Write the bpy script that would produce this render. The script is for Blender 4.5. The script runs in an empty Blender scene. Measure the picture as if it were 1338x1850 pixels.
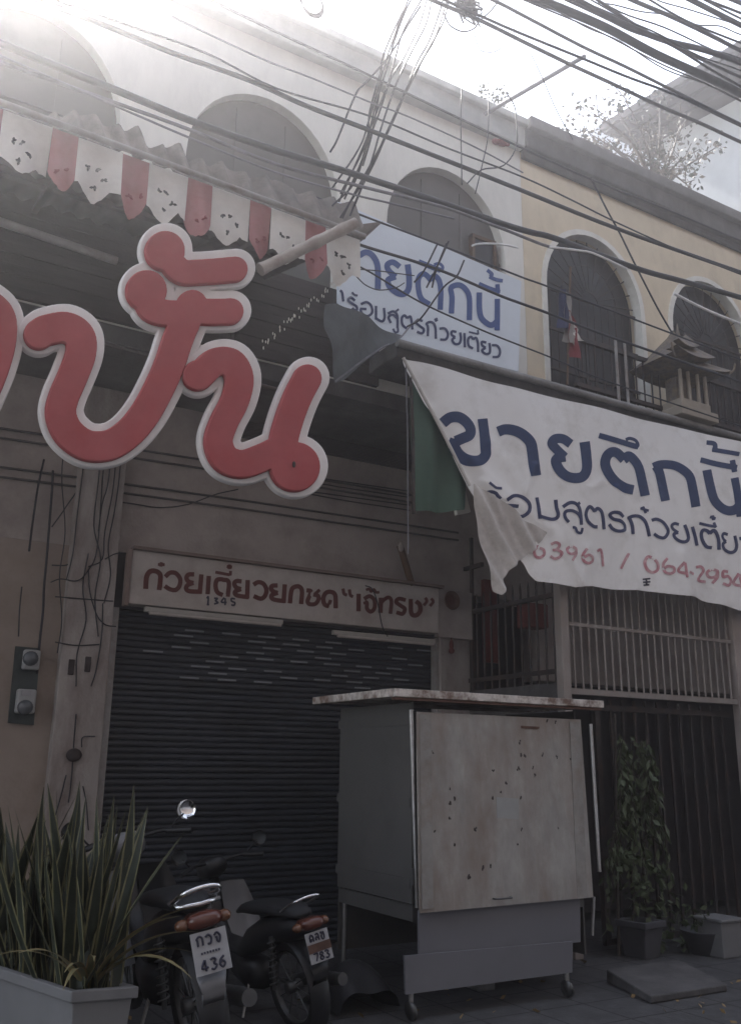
import bpy, bmesh, math, random
import numpy as np
from mathutils import Vector, Matrix
R = math.radians
random.seed(7)
scene = bpy.context.scene
COL = scene.collection

# ------------------------------------------------------------------ camera
FPX, YAW, PITCH, ROLL = 1661.3, R(30.716), R(15.268), R(0.73)
CAM = Vector((0, -7.5, 1.5))
_fw = Vector((math.sin(YAW)*math.cos(PITCH), math.cos(YAW)*math.cos(PITCH), math.sin(PITCH)))
_r0 = Vector((math.cos(YAW), -math.sin(YAW), 0)); _u0 = _r0.cross(_fw)
_r = _r0*math.cos(ROLL)+_u0*math.sin(ROLL); _u = _u0*math.cos(ROLL)-_r0*math.sin(ROLL)
cd = bpy.data.cameras.new('camera'); cam = bpy.data.objects.new('camera', cd); COL.objects.link(cam)
cd.lens = FPX/1850*36; cd.sensor_width = 36; cd.clip_start = .05; cd.clip_end = 2000
cam.matrix_world = Matrix(((_r.x, _u.x, -_fw.x, CAM.x), (_r.y, _u.y, -_fw.y, CAM.y), (_r.z, _u.z, -_fw.z, CAM.z), (0, 0, 0, 1)))
scene.camera = cam

# ------------------------------------------------------------------ light
SUN_EL, SUN_AZ = R(48), R(-1)        # high behind the houses, straight over them
SKY, SUN, EXPO, HAZE = 0.10, 4.8, 2.5, 0.0085
w = bpy.data.worlds.new('World'); scene.world = w; w.use_nodes = True
nt = w.node_tree; bg = nt.nodes['Background']
sk = nt.nodes.new('ShaderNodeTexSky'); sk.sky_type = 'NISHITA'; sk.sun_disc = False
sk.sun_elevation = SUN_EL; sk.sun_rotation = SUN_AZ; sk.dust_density = 0.2; sk.air_density = 1.0; sk.ozone_density = 1.0
hs = nt.nodes.new('ShaderNodeHueSaturation'); hs.inputs['Saturation'].default_value = .45   # milky, hazy sky
nt.links.new(sk.outputs[0], hs.inputs['Color']); nt.links.new(hs.outputs[0], bg.inputs[0]); bg.inputs[1].default_value = SKY
sd = bpy.data.lights.new('sun', 'SUN'); sd.energy = SUN; sd.angle = R(.6); sd.color = (1, .96, .9)
so = bpy.data.objects.new('sun', sd); COL.objects.link(so)
sdir = Vector((math.sin(SUN_AZ)*math.cos(SUN_EL), math.cos(SUN_AZ)*math.cos(SUN_EL), math.sin(SUN_EL)))
so.rotation_euler = (-sdir).to_track_quat('-Z', 'Y').to_euler(); so.location = (0, 0, 30)
scene.view_settings.view_transform = 'Standard'; scene.view_settings.look = 'None'
scene.view_settings.exposure = EXPO; scene.view_settings.gamma = 1
try:
    scene.cycles.use_denoising = True
    scene.cycles.max_bounces = 8; scene.cycles.volume_bounces = 1
except Exception: pass

# ------------------------------------------------------------------ helpers
def ray(x, y): return _fw + _r*((x-669)/FPX) + _u*((925-y)/FPX)
def at(x, y, Y):                     # the point of the plane at depth Y seen at photo pixel x, y
    d = ray(x, y); return CAM + d*((Y-CAM.y)/d.y)
def at_x(x, y, X):
    d = ray(x, y); return CAM + d*((X-CAM.x)/d.x)

def mat(name, col, rough=.7, var=.25, scale=6, metal=0, bump=.0, bscale=40, stain=None, sscale=1.2, samt=.6, stretch=(1, 1, 1), spec=.3, lo=.45, hi=.7):
    m = bpy.data.materials.new(name); m.use_nodes = True
    n = m.node_tree.nodes; l = m.node_tree.links; b = n['Principled BSDF']
    b.inputs['Roughness'].default_value = rough; b.inputs['Metallic'].default_value = metal
    b.inputs['Specular IOR Level'].default_value = spec
    tc = n.new('ShaderNodeTexCoord'); mp = n.new('ShaderNodeMapping'); mp.inputs['Scale'].default_value = stretch
    l.new(tc.outputs['Object'], mp.inputs[0])
    nz = n.new('ShaderNodeTexNoise'); nz.inputs['Scale'].default_value = scale; nz.inputs['Detail'].default_value = 8; nz.inputs['Roughness'].default_value = .65
    l.new(mp.outputs[0], nz.inputs['Vector'])
    rp = n.new('ShaderNodeValToRGB')
    a = tuple(max(0, c*(1-var)) for c in col); c2 = tuple(min(1, c*(1+var)) for c in col)
    rp.color_ramp.elements[0].position = .3; rp.color_ramp.elements[0].color = (*a, 1)
    rp.color_ramp.elements[1].position = .72; rp.color_ramp.elements[1].color = (*c2, 1)
    l.new(nz.outputs['Fac'], rp.inputs[0]); out = rp.outputs[0]
    if stain:
        n2 = n.new('ShaderNodeTexNoise'); n2.inputs['Scale'].default_value = sscale; n2.inputs['Detail'].default_value = 10; n2.inputs['Roughness'].default_value = .7
        l.new(mp.outputs[0], n2.inputs['Vector'])
        r2 = n.new('ShaderNodeMapRange'); r2.inputs[1].default_value = lo; r2.inputs[2].default_value = hi; r2.inputs[3].default_value = 0; r2.inputs[4].default_value = samt
        l.new(n2.outputs['Fac'], r2.inputs[0])
        mx = n.new('ShaderNodeMix'); mx.data_type = 'RGBA'; mx.inputs[7].default_value = (*stain, 1)
        l.new(r2.outputs[0], mx.inputs[0]); l.new(out, mx.inputs[6]); out = mx.outputs[2]
    l.new(out, b.inputs['Base Color'])
    if bump:
        n3 = n.new('ShaderNodeTexNoise'); n3.inputs['Scale'].default_value = bscale; n3.inputs['Detail'].default_value = 6
        l.new(tc.outputs['Object'], n3.inputs['Vector'])
        bp = n.new('ShaderNodeBump'); bp.inputs['Strength'].default_value = bump; bp.inputs['Distance'].default_value = .02
        l.new(n3.outputs['Fac'], bp.inputs['Height']); l.new(bp.outputs[0], b.inputs['Normal'])
    return m

M = {}
def mk(k, *a, **kw): M[k] = mat(k, *a, **kw)
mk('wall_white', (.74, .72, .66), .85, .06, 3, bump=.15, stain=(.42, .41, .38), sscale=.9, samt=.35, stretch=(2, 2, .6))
mk('wall_yellow', (.65, .56, .42), .85, .08, 3, bump=.15, stain=(.25, .21, .16), sscale=1.1, samt=.45, stretch=(1.5, 1.5, .9), lo=.55, hi=.8)
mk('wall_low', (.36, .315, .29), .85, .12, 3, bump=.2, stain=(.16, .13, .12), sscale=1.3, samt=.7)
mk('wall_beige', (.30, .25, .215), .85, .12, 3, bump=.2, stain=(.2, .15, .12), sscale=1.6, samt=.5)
mk('pier', (.33, .30, .28), .85, .15, 5, bump=.3, stain=(.15, .11, .10), sscale=3, samt=.8, stretch=(1, 1, .35))
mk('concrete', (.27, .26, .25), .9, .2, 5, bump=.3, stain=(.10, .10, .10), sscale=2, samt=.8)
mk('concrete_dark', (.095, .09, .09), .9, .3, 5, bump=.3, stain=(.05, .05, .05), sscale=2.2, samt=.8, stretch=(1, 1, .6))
mk('parapet_pale', (.42, .42, .40), .9, .15, 5, bump=.2, stain=(.2, .2, .2), sscale=2, samt=.6)
mk('asphalt', (.055, .055, .06), .9, .3, 20, bump=.4, bscale=120, stain=(.09, .09, .09), sscale=.8, samt=.4)
mk('paving', (.07, .068, .07), .9, .3, 8, bump=.3, stain=(.05, .05, .05), sscale=1.5, samt=.7)
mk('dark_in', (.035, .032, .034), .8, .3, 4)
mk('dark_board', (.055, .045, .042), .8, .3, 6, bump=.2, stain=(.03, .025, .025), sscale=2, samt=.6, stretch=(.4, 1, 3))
mk('dark_panel', (.05, .046, .05), .6, .3, 6, bump=.1)
mk('shutter', (.040, .044, .056), .45, .25, 5, metal=.0, stain=(.03, .03, .03), sscale=2, samt=.6, stretch=(1, 1, 3))
mk('shutter_slot', (.22, .23, .25), .5, .2, 5)
mk('frame_metal', (.30, .29, .28), .5, .2, 10, stain=(.15, .09, .06), sscale=4, samt=.6)
mk('sign_face', (.42, .38, .35), .7, .08, 6, stain=(.25, .2, .17), sscale=2.5, samt=.6)
mk('sign_edge', (.20, .15, .13), .7, .2, 8, stain=(.1, .07, .06), sscale=4, samt=.7)
mk('sign_brown', (.10, .03, .025), .7, .15, 10)
mk('sign_ink', (.03, .03, .05), .7, .1, 10)
mk('letter_red', (.37, .085, .09), .65, .10, 5, stain=(.3, .03, .03), sscale=4, samt=.4, spec=.2)
mk('letter_white', (.80, .78, .76), .55, .04, 5, stain=(.5, .48, .46), sscale=3, samt=.4)
mk('vinyl', (.84, .83, .81), .6, .04, 2, stain=(.5, .47, .42), sscale=2.2, samt=.55, lo=.5, hi=.75)
mk('vinyl_grey', (.58, .55, .52), .7, .1, 5, stain=(.3, .28, .25), sscale=6, samt=.6)
mk('vinyl_blue', (.66, .71, .76), .55, .03, 2, stain=(.5, .53, .57), sscale=1.2, samt=.4)
mk('ink_blue', (.030, .052, .13), .6, .15, 14)
mk('ink_blue_bright', (.05, .09, .25), .6, .15, 14)
mk('ink_navy', (.04, .05, .12), .6, .2, 14)
mk('ink_red', (.50, .22, .25), .6, .3, 30, stain=(.7, .55, .55), sscale=14, samt=.8)
mk('green_cloth', (.075, .125, .095), .8, .2, 6, stain=(.04, .08, .06), sscale=3, samt=.5)
mk('tarp_grey', (.10, .11, .115), .8, .2, 5, stain=(.05, .05, .05), sscale=3, samt=.6)
mk('tarp_old', (.20, .175, .155), .9, .25, 7, bump=.3, stain=(.12, .11, .11), sscale=3, samt=.7)
mk('zinc_dark', (.085, .075, .075), .7, .3, 6, stain=(.07, .045, .035), sscale=2, samt=.7)
mk('val_white', (.72, .70, .66), .85, .06, 8, stain=(.5, .47, .43), sscale=5, samt=.5)
mk('val_red', (.38, .17, .175), .85, .12, 10, stain=(.3, .07, .08), sscale=6, samt=.5)
mk('val_dot', (.05, .05, .05), .8, .2, 10)
mk('bamboo', (.37, .33, .30), .7, .2, 12, stain=(.2, .14, .1), sscale=5, samt=.6)
mk('steel', (.45, .45, .45), .4, .15, 10, metal=.8, stain=(.2, .14, .1), sscale=6, samt=.5)
mk('steel_dull', (.10, .10, .10), .4, .2, 10, metal=.6)
mk('cable', (.028, .028, .036), .6, .3, 10)
mk('cable_grey', (.16, .155, .17), .6, .3, 10)
mk('cable_white', (.75, .74, .72), .5, .1, 10)
mk('iron', (.045, .04, .04), .6, .3, 10, stain=(.10, .05, .03), sscale=5, samt=.5)
mk('iron_pale', (.30, .27, .25), .6, .2, 10, stain=(.15, .1, .08), sscale=5, samt=.6)
mk('wood_brown', (.12, .075, .05), .7, .3, 8, stretch=(1, 1, .2))
mk('wood_red', (.13, .035, .03), .7, .3, 8)
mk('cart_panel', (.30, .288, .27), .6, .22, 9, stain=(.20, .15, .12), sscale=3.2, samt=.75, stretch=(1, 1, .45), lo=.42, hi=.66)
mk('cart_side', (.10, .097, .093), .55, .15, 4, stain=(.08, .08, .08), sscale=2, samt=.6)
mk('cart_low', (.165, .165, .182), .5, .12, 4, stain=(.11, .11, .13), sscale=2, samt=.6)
mk('cart_roof', (.60, .56, .52), .6, .3, 12, stain=(.14, .08, .055), sscale=7, samt=.95, lo=.44, hi=.6)
mk('rust', (.10, .055, .04), .85, .3, 12)
mk('hole_dark', (.05, .04, .04), .9, .3, 12)
mk('cart_strip', (.25, .24, .225), .55, .2, 9, stain=(.18, .13, .1), sscale=5, samt=.7)
mk('patch', (.285, .29, .285), .6, .1, 6)
mk('leaf_dark', (.022, .028, .018), .5, .4, 14)
mk('leaf_edge', (.15, .14, .07), .5, .3, 14)
mk('leaf_dry', (.24, .16, .07), .7, .3, 10)
mk('vine_leaf', (.075, .095, .05), .5, .45, 9)
mk('bloom', (.11, .095, .08), .7, .3, 20)
mk('twig', (.06, .05, .042), .8, .3, 10)
mk('shrub_leaf', (.035, .04, .028), .7, .4, 9)
mk('pot_white', (.17, .17, .175), .5, .08, 5, stain=(.2, .2, .2), sscale=3, samt=.5)
mk('pot_grey', (.08, .08, .09), .7, .15, 5, stain=(.08, .08, .08), sscale=3, samt=.6)
mk('soil', (.04, .03, .022), .95, .4, 20)
mk('moto_black', (.012, .012, .014), .45, .2, 5, spec=.5)
mk('moto_white', (.18, .18, .19), .35, .08, 5, spec=.5)
mk('moto_seat', (.02, .02, .022), .6, .2, 10)
mk('chrome', (.75, .75, .76), .22, .05, 10, metal=1)
mk('tyre', (.016, .016, .016), .85, .3, 20)
mk('lens_red', (.10, .03, .02), .25, .15, 10, spec=.6)
mk('lens_amber', (.14, .06, .03), .25, .15, 10, spec=.6)
mk('plate_white', (.30, .30, .31), .5, .05, 10, stain=(.4, .4, .4), sscale=8, samt=.4)
mk('mirror', (.92, .92, .92), .05, .01, 10, metal=1)
mk('meter_grey', (.34, .35, .35), .4, .1, 10)
mk('meter_dark', (.045, .055, .055), .6, .3, 8)
mk('glass', (.10, .11, .12), .12, .1, 5, spec=.6)
mk('window_dark', (.14, .13, .125), .7, .2, 3, stain=(.10, .09, .085), sscale=1.5, samt=.6)
mk('window_black', (.03, .028, .03), .35, .3, 3)
mk('trim_white', (.72, .70, .64), .7, .08, 6, stain=(.5, .45, .38), sscale=4, samt=.5)
mk('far_wall', (.26, .27, .285), .85, .08, 2, bump=.15, stain=(.25, .26, .27), sscale=.6, samt=.5)
mk('far_roof', (.30, .32, .36), .7, .1, 2, stain=(.2, .21, .24), sscale=.8, samt=.5)
mk('roof_under', (.025, .022, .022), .8, .25, 3, stretch=(1, 1, 3))
mk('flag_red', (.22, .05, .055), .8, .1, 9)
mk('flag_blue', (.03, .035, .085), .8, .1, 9)
mk('shrine_roof', (.14, .12, .11), .7, .35, 20, stain=(.3, .22, .1), sscale=12, samt=.5)
mk('shrine_wall', (.30, .26, .21), .7, .1, 10)
mk('lamp_white', (.33, .31, .28), .4, .08, 10)
mk('plastic_black', (.03, .03, .033), .45, .3, 4)

class MB:
    def __init__(s): s.v = []; s.f = []; s.mi = []; s.sm = []
    def add(s, vs, fs, mi=0, smooth=False):
        o = len(s.v); s.v += [tuple(v) for v in vs]
        for f in fs: s.f.append([i+o for i in f]); s.mi.append(mi); s.sm.append(smooth)
        return s
    def box(s, a, b, mi=0):
        x0, y0, z0 = (min(a[i], b[i]) for i in range(3)); x1, y1, z1 = (max(a[i], b[i]) for i in range(3))
        return s.add([(x0, y0, z0), (x1, y0, z0), (x1, y1, z0), (x0, y1, z0), (x0, y0, z1), (x1, y0, z1), (x1, y1, z1), (x0, y1, z1)],
                     [(0, 3, 2, 1), (4, 5, 6, 7), (0, 1, 5, 4), (1, 2, 6, 5), (2, 3, 7, 6), (3, 0, 4, 7)], mi)
    def hexa(s, p, mi=0):            # 8 points: bottom ring, top ring
        return s.add(p, [(0, 3, 2, 1), (4, 5, 6, 7), (0, 1, 5, 4), (1, 2, 6, 5), (2, 3, 7, 6), (3, 0, 4, 7)], mi)
    def slab(s, q, d, mi=0):         # quad q (4 points) given thickness along vector d
        d = Vector(d); q = [Vector(p) for p in q]
        return s.hexa(q+[p+d for p in q], mi)
    def tube(s, pts, r, n=8, mi=0, caps=True):
        pts = [Vector(p) for p in pts]; rings = []; rr = r if isinstance(r, (list, tuple)) else [r]*len(pts)
        prev = None
        for i, p in enumerate(pts):
            t = (pts[min(i+1, len(pts)-1)]-pts[max(i-1, 0)])
            if t.length < 1e-9: t = Vector((0, 0, 1))
            t.normalize()
            if prev is None:
                a = Vector((0, 0, 1)) if abs(t.z) < .9 else Vector((1, 0, 0)); x = t.cross(a).normalized()
            else:
                x = prev-t*prev.dot(t)
                x = x.normalized() if x.length > 1e-6 else t.orthogonal().normalized()
            prev = x; y = t.cross(x)
            rings.append([p+(x*math.cos(2*math.pi*k/n)+y*math.sin(2*math.pi*k/n))*rr[i] for k in range(n)])
        vs = [v for rg in rings for v in rg]; fs = []
        for i in range(len(rings)-1):
            for k in range(n): fs.append((i*n+k, i*n+(k+1) % n, (i+1)*n+(k+1) % n, (i+1)*n+k))
        s.add(vs, fs, mi, True)
        if caps:
            s.add(rings[0], [tuple(range(n))[::-1]], mi); s.add(rings[-1], [tuple(range(n))], mi)
        return s
    def lathe(s, prof, c, ax=(0, 0, 1), n=20, mi=0):   # prof: list of (radius, height)
        ax = Vector(ax).normalized(); x = ax.orthogonal().normalized(); y = ax.cross(x); c = Vector(c)
        vs = [c+ax*h+(x*math.cos(2*math.pi*k/n)+y*math.sin(2*math.pi*k/n))*r for r, h in prof for k in range(n)]
        fs = [(i*n+k, i*n+(k+1) % n, (i+1)*n+(k+1) % n, (i+1)*n+k) for i in range(len(prof)-1) for k in range(n)]
        return s.add(vs, fs, mi, True)
    def ball(s, c, rx, ry, rz, n=14, m=9, mi=0, rot=None):
        vs = []; c = Vector(c)
        for i in range(m+1):
            th = math.pi*i/m
            for k in range(n):
                p = Vector((rx*math.sin(th)*math.cos(2*math.pi*k/n), ry*math.sin(th)*math.sin(2*math.pi*k/n), rz*math.cos(th)))
                vs.append(c+(rot @ p if rot else p))
        fs = [(i*n+k, (i+1)*n+k, (i+1)*n+(k+1) % n, i*n+(k+1) % n) for i in range(m) for k in range(n)]
        return s.add(vs, fs, mi, True)
    def build(s, name, mats, parent=None, local=False, bevel=0):
        if not isinstance(mats, (list, tuple)): mats = [mats]
        off = Vector((0, 0, 0))
        if parent is not None and not local:
            p = parent
            while p is not None: off += p.location; p = p.parent
        me = bpy.data.meshes.new(name)
        me.from_pydata([Vector(v)-off for v in s.v], [], s.f)
        for m in mats: me.materials.append(m)
        me.polygons.foreach_set('material_index', s.mi); me.polygons.foreach_set('use_smooth', s.sm)
        bm = bmesh.new(); bm.from_mesh(me)
        bmesh.ops.recalc_face_normals(bm, faces=bm.faces[:]); bm.to_mesh(me); bm.free(); me.update()
        o = bpy.data.objects.new(name, me); COL.objects.link(o)
        if parent is not None: o.parent = parent
        if bevel:
            b = o.modifiers.new('bevel', 'BEVEL'); b.width = bevel; b.segments = 2; b.limit_method = 'ANGLE'; b.angle_limit = R(50)
        return o

def tag(o, label, cat, group=None, kind=None):
    if kind: o['kind'] = kind
    if label: o['label'] = label
    if cat: o['category'] = cat
    if group: o['group'] = group
    return o
def empty(name, loc, label, cat, group=None, rot=(0, 0, 0)):
    o = bpy.data.objects.new(name, None); COL.objects.link(o); o.location = loc; o.rotation_euler = rot; o.empty_display_size = .1
    return tag(o, label, cat, group)
def spline(p, n=6):                  # Catmull-Rom through the points
    p = [Vector(q) for q in p]
    if len(p) < 3: return p
    q = [p[0]*2-p[1]]+p+[p[-1]*2-p[-2]]; out = []
    for i in range(1, len(q)-2):
        a, b, c, d = q[i-1:i+3]
        for k in range(n):
            t = k/n
            out.append(.5*((2*b)+(c-a)*t+(2*a-5*b+4*c-d)*t*t+(3*b-a-3*c+d)*t**3))
    out.append(p[-1]); return out

# strokes (photo pixels) -> signed distance field -> polygons
class Field:
    def __init__(s, x0, y0, x1, y1, step):
        s.x0, s.y0, s.h = x0, y0, step
        s.nx = int((x1-x0)/step)+2; s.ny = int((y1-y0)/step)+2
        s.X = x0+np.arange(s.nx)*step; s.Y = y0+np.arange(s.ny)*step
        s.D = np.full((s.ny, s.nx), 1e3)
    def stroke(s, pts, w, flat=True, smooth=True):
        P = [(p.x, p.y) for p in (spline([(a, b, 0) for a, b in pts], 6) if smooth and len(pts) > 2 else [Vector((a, b, 0)) for a, b in pts])]
        r = w/2; m = r+8*s.h
        xs = [p[0] for p in P]; ys = [p[1] for p in P]
        i0 = max(0, int((min(xs)-m-s.x0)/s.h)); i1 = min(s.nx, int((max(xs)+m-s.x0)/s.h)+2)
        j0 = max(0, int((min(ys)-m-s.y0)/s.h)); j1 = min(s.ny, int((max(ys)+m-s.y0)/s.h)+2)
        if i0 >= i1 or j0 >= j1: return s
        gx, gy = np.meshgrid(s.X[i0:i1], s.Y[j0:j1]); d = np.full(gx.shape, 1e3)
        for (ax, ay), (bx, by) in zip(P[:-1], P[1:]):
            L = (bx-ax)**2+(by-ay)**2
            t = np.clip(((gx-ax)*(bx-ax)+(gy-ay)*(by-ay))/max(L, 1e-9), 0, 1)
            d = np.minimum(d, np.hypot(gx-ax-t*(bx-ax), gy-ay-t*(by-ay)))
        d -= r
        if flat:
            for e, q in ((P[0], P[min(2, len(P)-1)]), (P[-1], P[max(-3, -len(P))])):
                tx, ty = e[0]-q[0], e[1]-q[1]; L = math.hypot(tx, ty) or 1
                pl = ((gx-e[0])*tx+(gy-e[1])*ty)/L
                near = np.hypot(gx-e[0], gy-e[1]) < r*1.35
                d = np.where(near & (pl > -s.h), np.maximum(d, pl), d)
        s.D[j0:j1, i0:i1] = np.minimum(s.D[j0:j1, i0:i1], d); return s
    def poly(s, pts):
        gx, gy = np.meshgrid(s.X, s.Y); ins = np.zeros(gx.shape, bool); d = np.full(gx.shape, 1e3)
        for (ax, ay), (bx, by) in zip(pts, pts[1:]+pts[:1]):
            c = ((ay > gy) != (by > gy)) & (gx < (bx-ax)*(gy-ay)/((by-ay) or 1e-9)+ax); ins ^= c
            L = (bx-ax)**2+(by-ay)**2; t = np.clip(((gx-ax)*(bx-ax)+(gy-ay)*(by-ay))/max(L, 1e-9), 0, 1)
            d = np.minimum(d, np.hypot(gx-ax-t*(bx-ax), gy-ay-t*(by-ay)))
        s.D = np.minimum(s.D, np.where(ins, -d, d)); return s
    def polys(s, off=0.0):           # points (px, py, depth inside) and faces where D < off
        D = s.D-off; V = []; F = []; idx = {}
        def cv(i, j):
            k = (i, j)
            if k not in idx: idx[k] = len(V); V.append((s.X[i], s.Y[j], -D[j, i]))
            return idx[k]
        def ev(i, j, a, b):
            k = (min((i, j), (a, b)), max((i, j), (a, b)), 1)
            if k not in idx:
                t = D[j, i]/(D[j, i]-D[b, a]); idx[k] = len(V)
                V.append((s.X[i]+t*(s.X[a]-s.X[i]), s.Y[j]+t*(s.Y[b]-s.Y[j]), 0.0))
            return idx[k]
        ins = D < 0
        cell = ins[:-1, :-1].astype(int)+ins[:-1, 1:]+ins[1:, 1:]+ins[1:, :-1]
        for j, i in zip(*np.nonzero(cell)):
            c = [(i, j), (i+1, j), (i+1, j+1), (i, j+1)]; poly = []
            for q in range(4):
                a = c[q]; b = c[(q+1) % 4]
                if ins[a[1], a[0]]: poly.append(cv(*a))
                if ins[a[1], a[0]] != ins[b[1], b[0]]: poly.append(ev(*a, *b))
            if len(poly) > 2: F.append(poly)
        return V, F
def lay(field, mp, off=0.0):         # flat ink: mp(px, py) -> point
    V, F = field.polys(off); b = MB(); b.add([mp(x, y) for x, y, _ in V], F, 0, True); return b
def raised(field, Y, thick, rnd, off=0.0, pxm=None, back=None):  # solid letters with rounded shoulders on plane Y, rising towards -Y
    V, F = field.polys(off); b = MB(); n = len(V); fr = []; bk = []
    for x, y, d in V:
        p = at(x, y, Y); t = min(1, max(0, d)/rnd)
        h = thick*(.35+.65*math.sqrt(max(0, 1-(1-t)**2)))
        fr.append(p+Vector((0, -h, 0))); bk.append(p)
    b.add(fr+bk, F, 0, True)
    b.sm = [True]*len(F)
    for f in F: b.f.append([i+n for i in f][::-1]); b.mi.append(0); b.sm.append(False)
    cnt = {}
    for f in F:
        for a, c in zip(f, f[1:]+f[:1]): cnt[(a, c)] = 1
    for (a, c) in cnt:
        if (c, a) not in cnt: b.f.append([a, c, c+n, a+n]); b.mi.append(0); b.sm.append(False)
    return b
def strokes(fld, org, sc, w, L, flat=True):
    for st in L:
        ww = w
        if isinstance(st[0], (int, float)): ww, st = st[0], st[1:]
        fld.stroke([(org[0]+x/sc, org[1]+y/sc) for x, y in st], ww/sc, flat)

def plate(loops, depth, mp):         # flat outline with holes given a thickness; mp(x, z, d) -> point
    cu = bpy.data.curves.new('t', 'CURVE'); cu.dimensions = '2D'; cu.fill_mode = 'BOTH'; cu.extrude = depth/2
    for lp in loops:
        sp = cu.splines.new('POLY'); sp.points.add(len(lp)-1); sp.use_cyclic_u = True
        for p, q in zip(sp.points, lp): p.co = (q[0], q[1], 0, 1)
    ob = bpy.data.objects.new('t', cu); COL.objects.link(ob); dg = bpy.context.evaluated_depsgraph_get()
    me = bpy.data.meshes.new_from_object(ob.evaluated_get(dg))
    b = MB(); b.add([mp(v.co.x, v.co.y, v.co.z+depth/2) for v in me.vertices], [list(p.vertices) for p in me.polygons])
    bpy.data.objects.remove(ob); bpy.data.curves.remove(cu); bpy.data.meshes.remove(me)
    bm = bmesh.new(); vs = [bm.verts.new(v) for v in b.v]
    for f in b.f:
        try: bm.faces.new([vs[i] for i in f])
        except ValueError: pass
    bmesh.ops.remove_doubles(bm, verts=bm.verts[:], dist=1e-5); bm.verts.index_update()
    o = MB(); o.add([v.co.copy() for v in bm.verts], [[v.index for v in f.verts] for f in bm.faces]); bm.free()
    return o
def arch(x0, x1, z0, zs, zt, n=20):
    c = (x0+x1)/2; rx = (x1-x0)/2
    return [(x1, z0)]+[(c+rx*math.cos(math.pi*k/n), zs+(zt-zs)*math.sin(math.pi*k/n)) for k in range(n+1)]+[(x0, z0)]

m = M['paving']; n = m.node_tree.nodes; l = m.node_tree.links; pb = n['Principled BSDF']
src = pb.inputs['Base Color'].links[0].from_socket; bt = n.new('ShaderNodeTexBrick'); bt.inputs['Scale'].default_value = 1; bt.inputs['Brick Width'].default_value = .42; bt.inputs['Row Height'].default_value = .42; bt.inputs['Mortar Size'].default_value = .008; bt.offset = 0
tc = n.new('ShaderNodeTexCoord'); l.new(tc.outputs['Object'], bt.inputs['Vector']); mx = n.new('ShaderNodeMix'); mx.data_type = 'RGBA'; mx.inputs[7].default_value = (.025, .024, .024, 1)
l.new(bt.outputs['Fac'], mx.inputs[0]); l.new(src, mx.inputs[6]); l.new(mx.outputs[2], pb.inputs['Base Color'])
# ------------------------------------------------------------------ ground
b = MB(); b.add([(-60, -60, -.14), (80, -60, -.14), (80, 60, -.14), (-60, 60, -.14)], [(0, 1, 2, 3)])
tag(b.build('road', M['asphalt']), 'dark asphalt street in front of the shophouses', 'road', kind='structure')
b = MB(); b.box((-20, -4.6, -.135), (30, 0, 0)); b.box((-20, -4.75, -.135), (30, -4.603, .005), 1)
tag(b.build('pavement', [M['paving'], M['concrete']]), 'dark paved forecourt below the shop fronts', 'pavement', kind='structure')

# ------------------------------------------------------------------ cream shophouse
XB = 5.66                            # party wall between the two houses
house = empty('shophouse', (2, 0, 0), 'cream shophouse with arched upper windows above a closed roller shutter', 'building')
AW = [(.06, 1.47), (2.03, 3.47), (4.0, 5.42)]
loops = [[(-3.2, 4.7), (XB, 4.7), (XB, 7.83), (-3.2, 7.83)]]+[arch(a, c, 5.15, 6.42, 7.24) for a, c in AW]
plate(loops, .24, lambda x, z, d: (x, -1+d, z)).build('upper_wall', M['wall_white'], house)
b = MB(); b.box((-3.2, -1.10, 7.832), (XB, -.5, 8.14)); b.box((-3.2, -1.16, 8.06), (XB, -1.103, 8.145)); b.build('cornice', M['parapet_pale'], house, bevel=.012)
b = MB(); b.box((-3.2, -.9, 7.6), (XB, 7, 7.8)); b.build('roof', M['concrete'], house)
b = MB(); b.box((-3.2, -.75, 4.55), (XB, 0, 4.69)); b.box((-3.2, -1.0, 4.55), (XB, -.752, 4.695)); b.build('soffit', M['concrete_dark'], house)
b = MB(); b.box((-3.2, 7, 0), (XB, 7.2, 7.8)); b.box((-3.4, -1, 0), (-3.203, 7.2, 7.8)); b.build('outer_wall', M['concrete'], house)
for a, c in AW:
    wv = MB(); wv.box((a-.05, -.90, 5.1), (c+.05, -.759, 7.4)); wo = wv.build('window', M['window_dark'], house)
    fr = MB()
    for t in (.33, .66): fr.box((a+(c-a)*t-.02, -.915, 5.15), (a+(c-a)*t+.02, -.902, 7.1))
    fr.box((a+.01, -.92, 6.40), (c-.01, -.903, 6.45)); fr.build('frame', M['window_dark'], wo)
pn = MB(); pn.box((5.06, -.95, 6.1), (5.30, -.905, 6.62)); po = pn.build('ventilator', M['window_black'], house)
pf = MB()
for x in (5.03, 5.30): pf.box((x, -.97, 6.06), (x+.03, -.904, 6.66))
pf.box((5.03, -.972, 6.62), (5.33, -.903, 6.655)); pf.build('frame', M['wood_brown'], po)
# ground storey
b = MB()
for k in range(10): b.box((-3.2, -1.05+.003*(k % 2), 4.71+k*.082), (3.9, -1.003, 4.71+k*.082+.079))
b.build('shade_boarding', M['dark_board'], house)  # dark strip built in for the shade under the awning
b = MB()
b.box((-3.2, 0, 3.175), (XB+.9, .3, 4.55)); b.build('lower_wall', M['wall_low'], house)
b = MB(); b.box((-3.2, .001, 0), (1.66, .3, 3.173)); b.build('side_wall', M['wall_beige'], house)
b = MB(); b.box((1.62, -.10, 0), (2.0, .002, 4.549)); b.box((2.0, -.04, 0), (2.06, .002, 2.70)); b.build('pier', M['pier'], house, bevel=.01)
b = MB(); b.box((5.235, -.06, 0), (5.60, .29, 3.17)); b.build('pier', M['pier'], house, bevel=.01)
b = MB()
for k in range(9): b.box((3.0, -.035, 4.40-.0-.001+k*.016), (XB, -.003, 4.411+k*.016))
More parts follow.
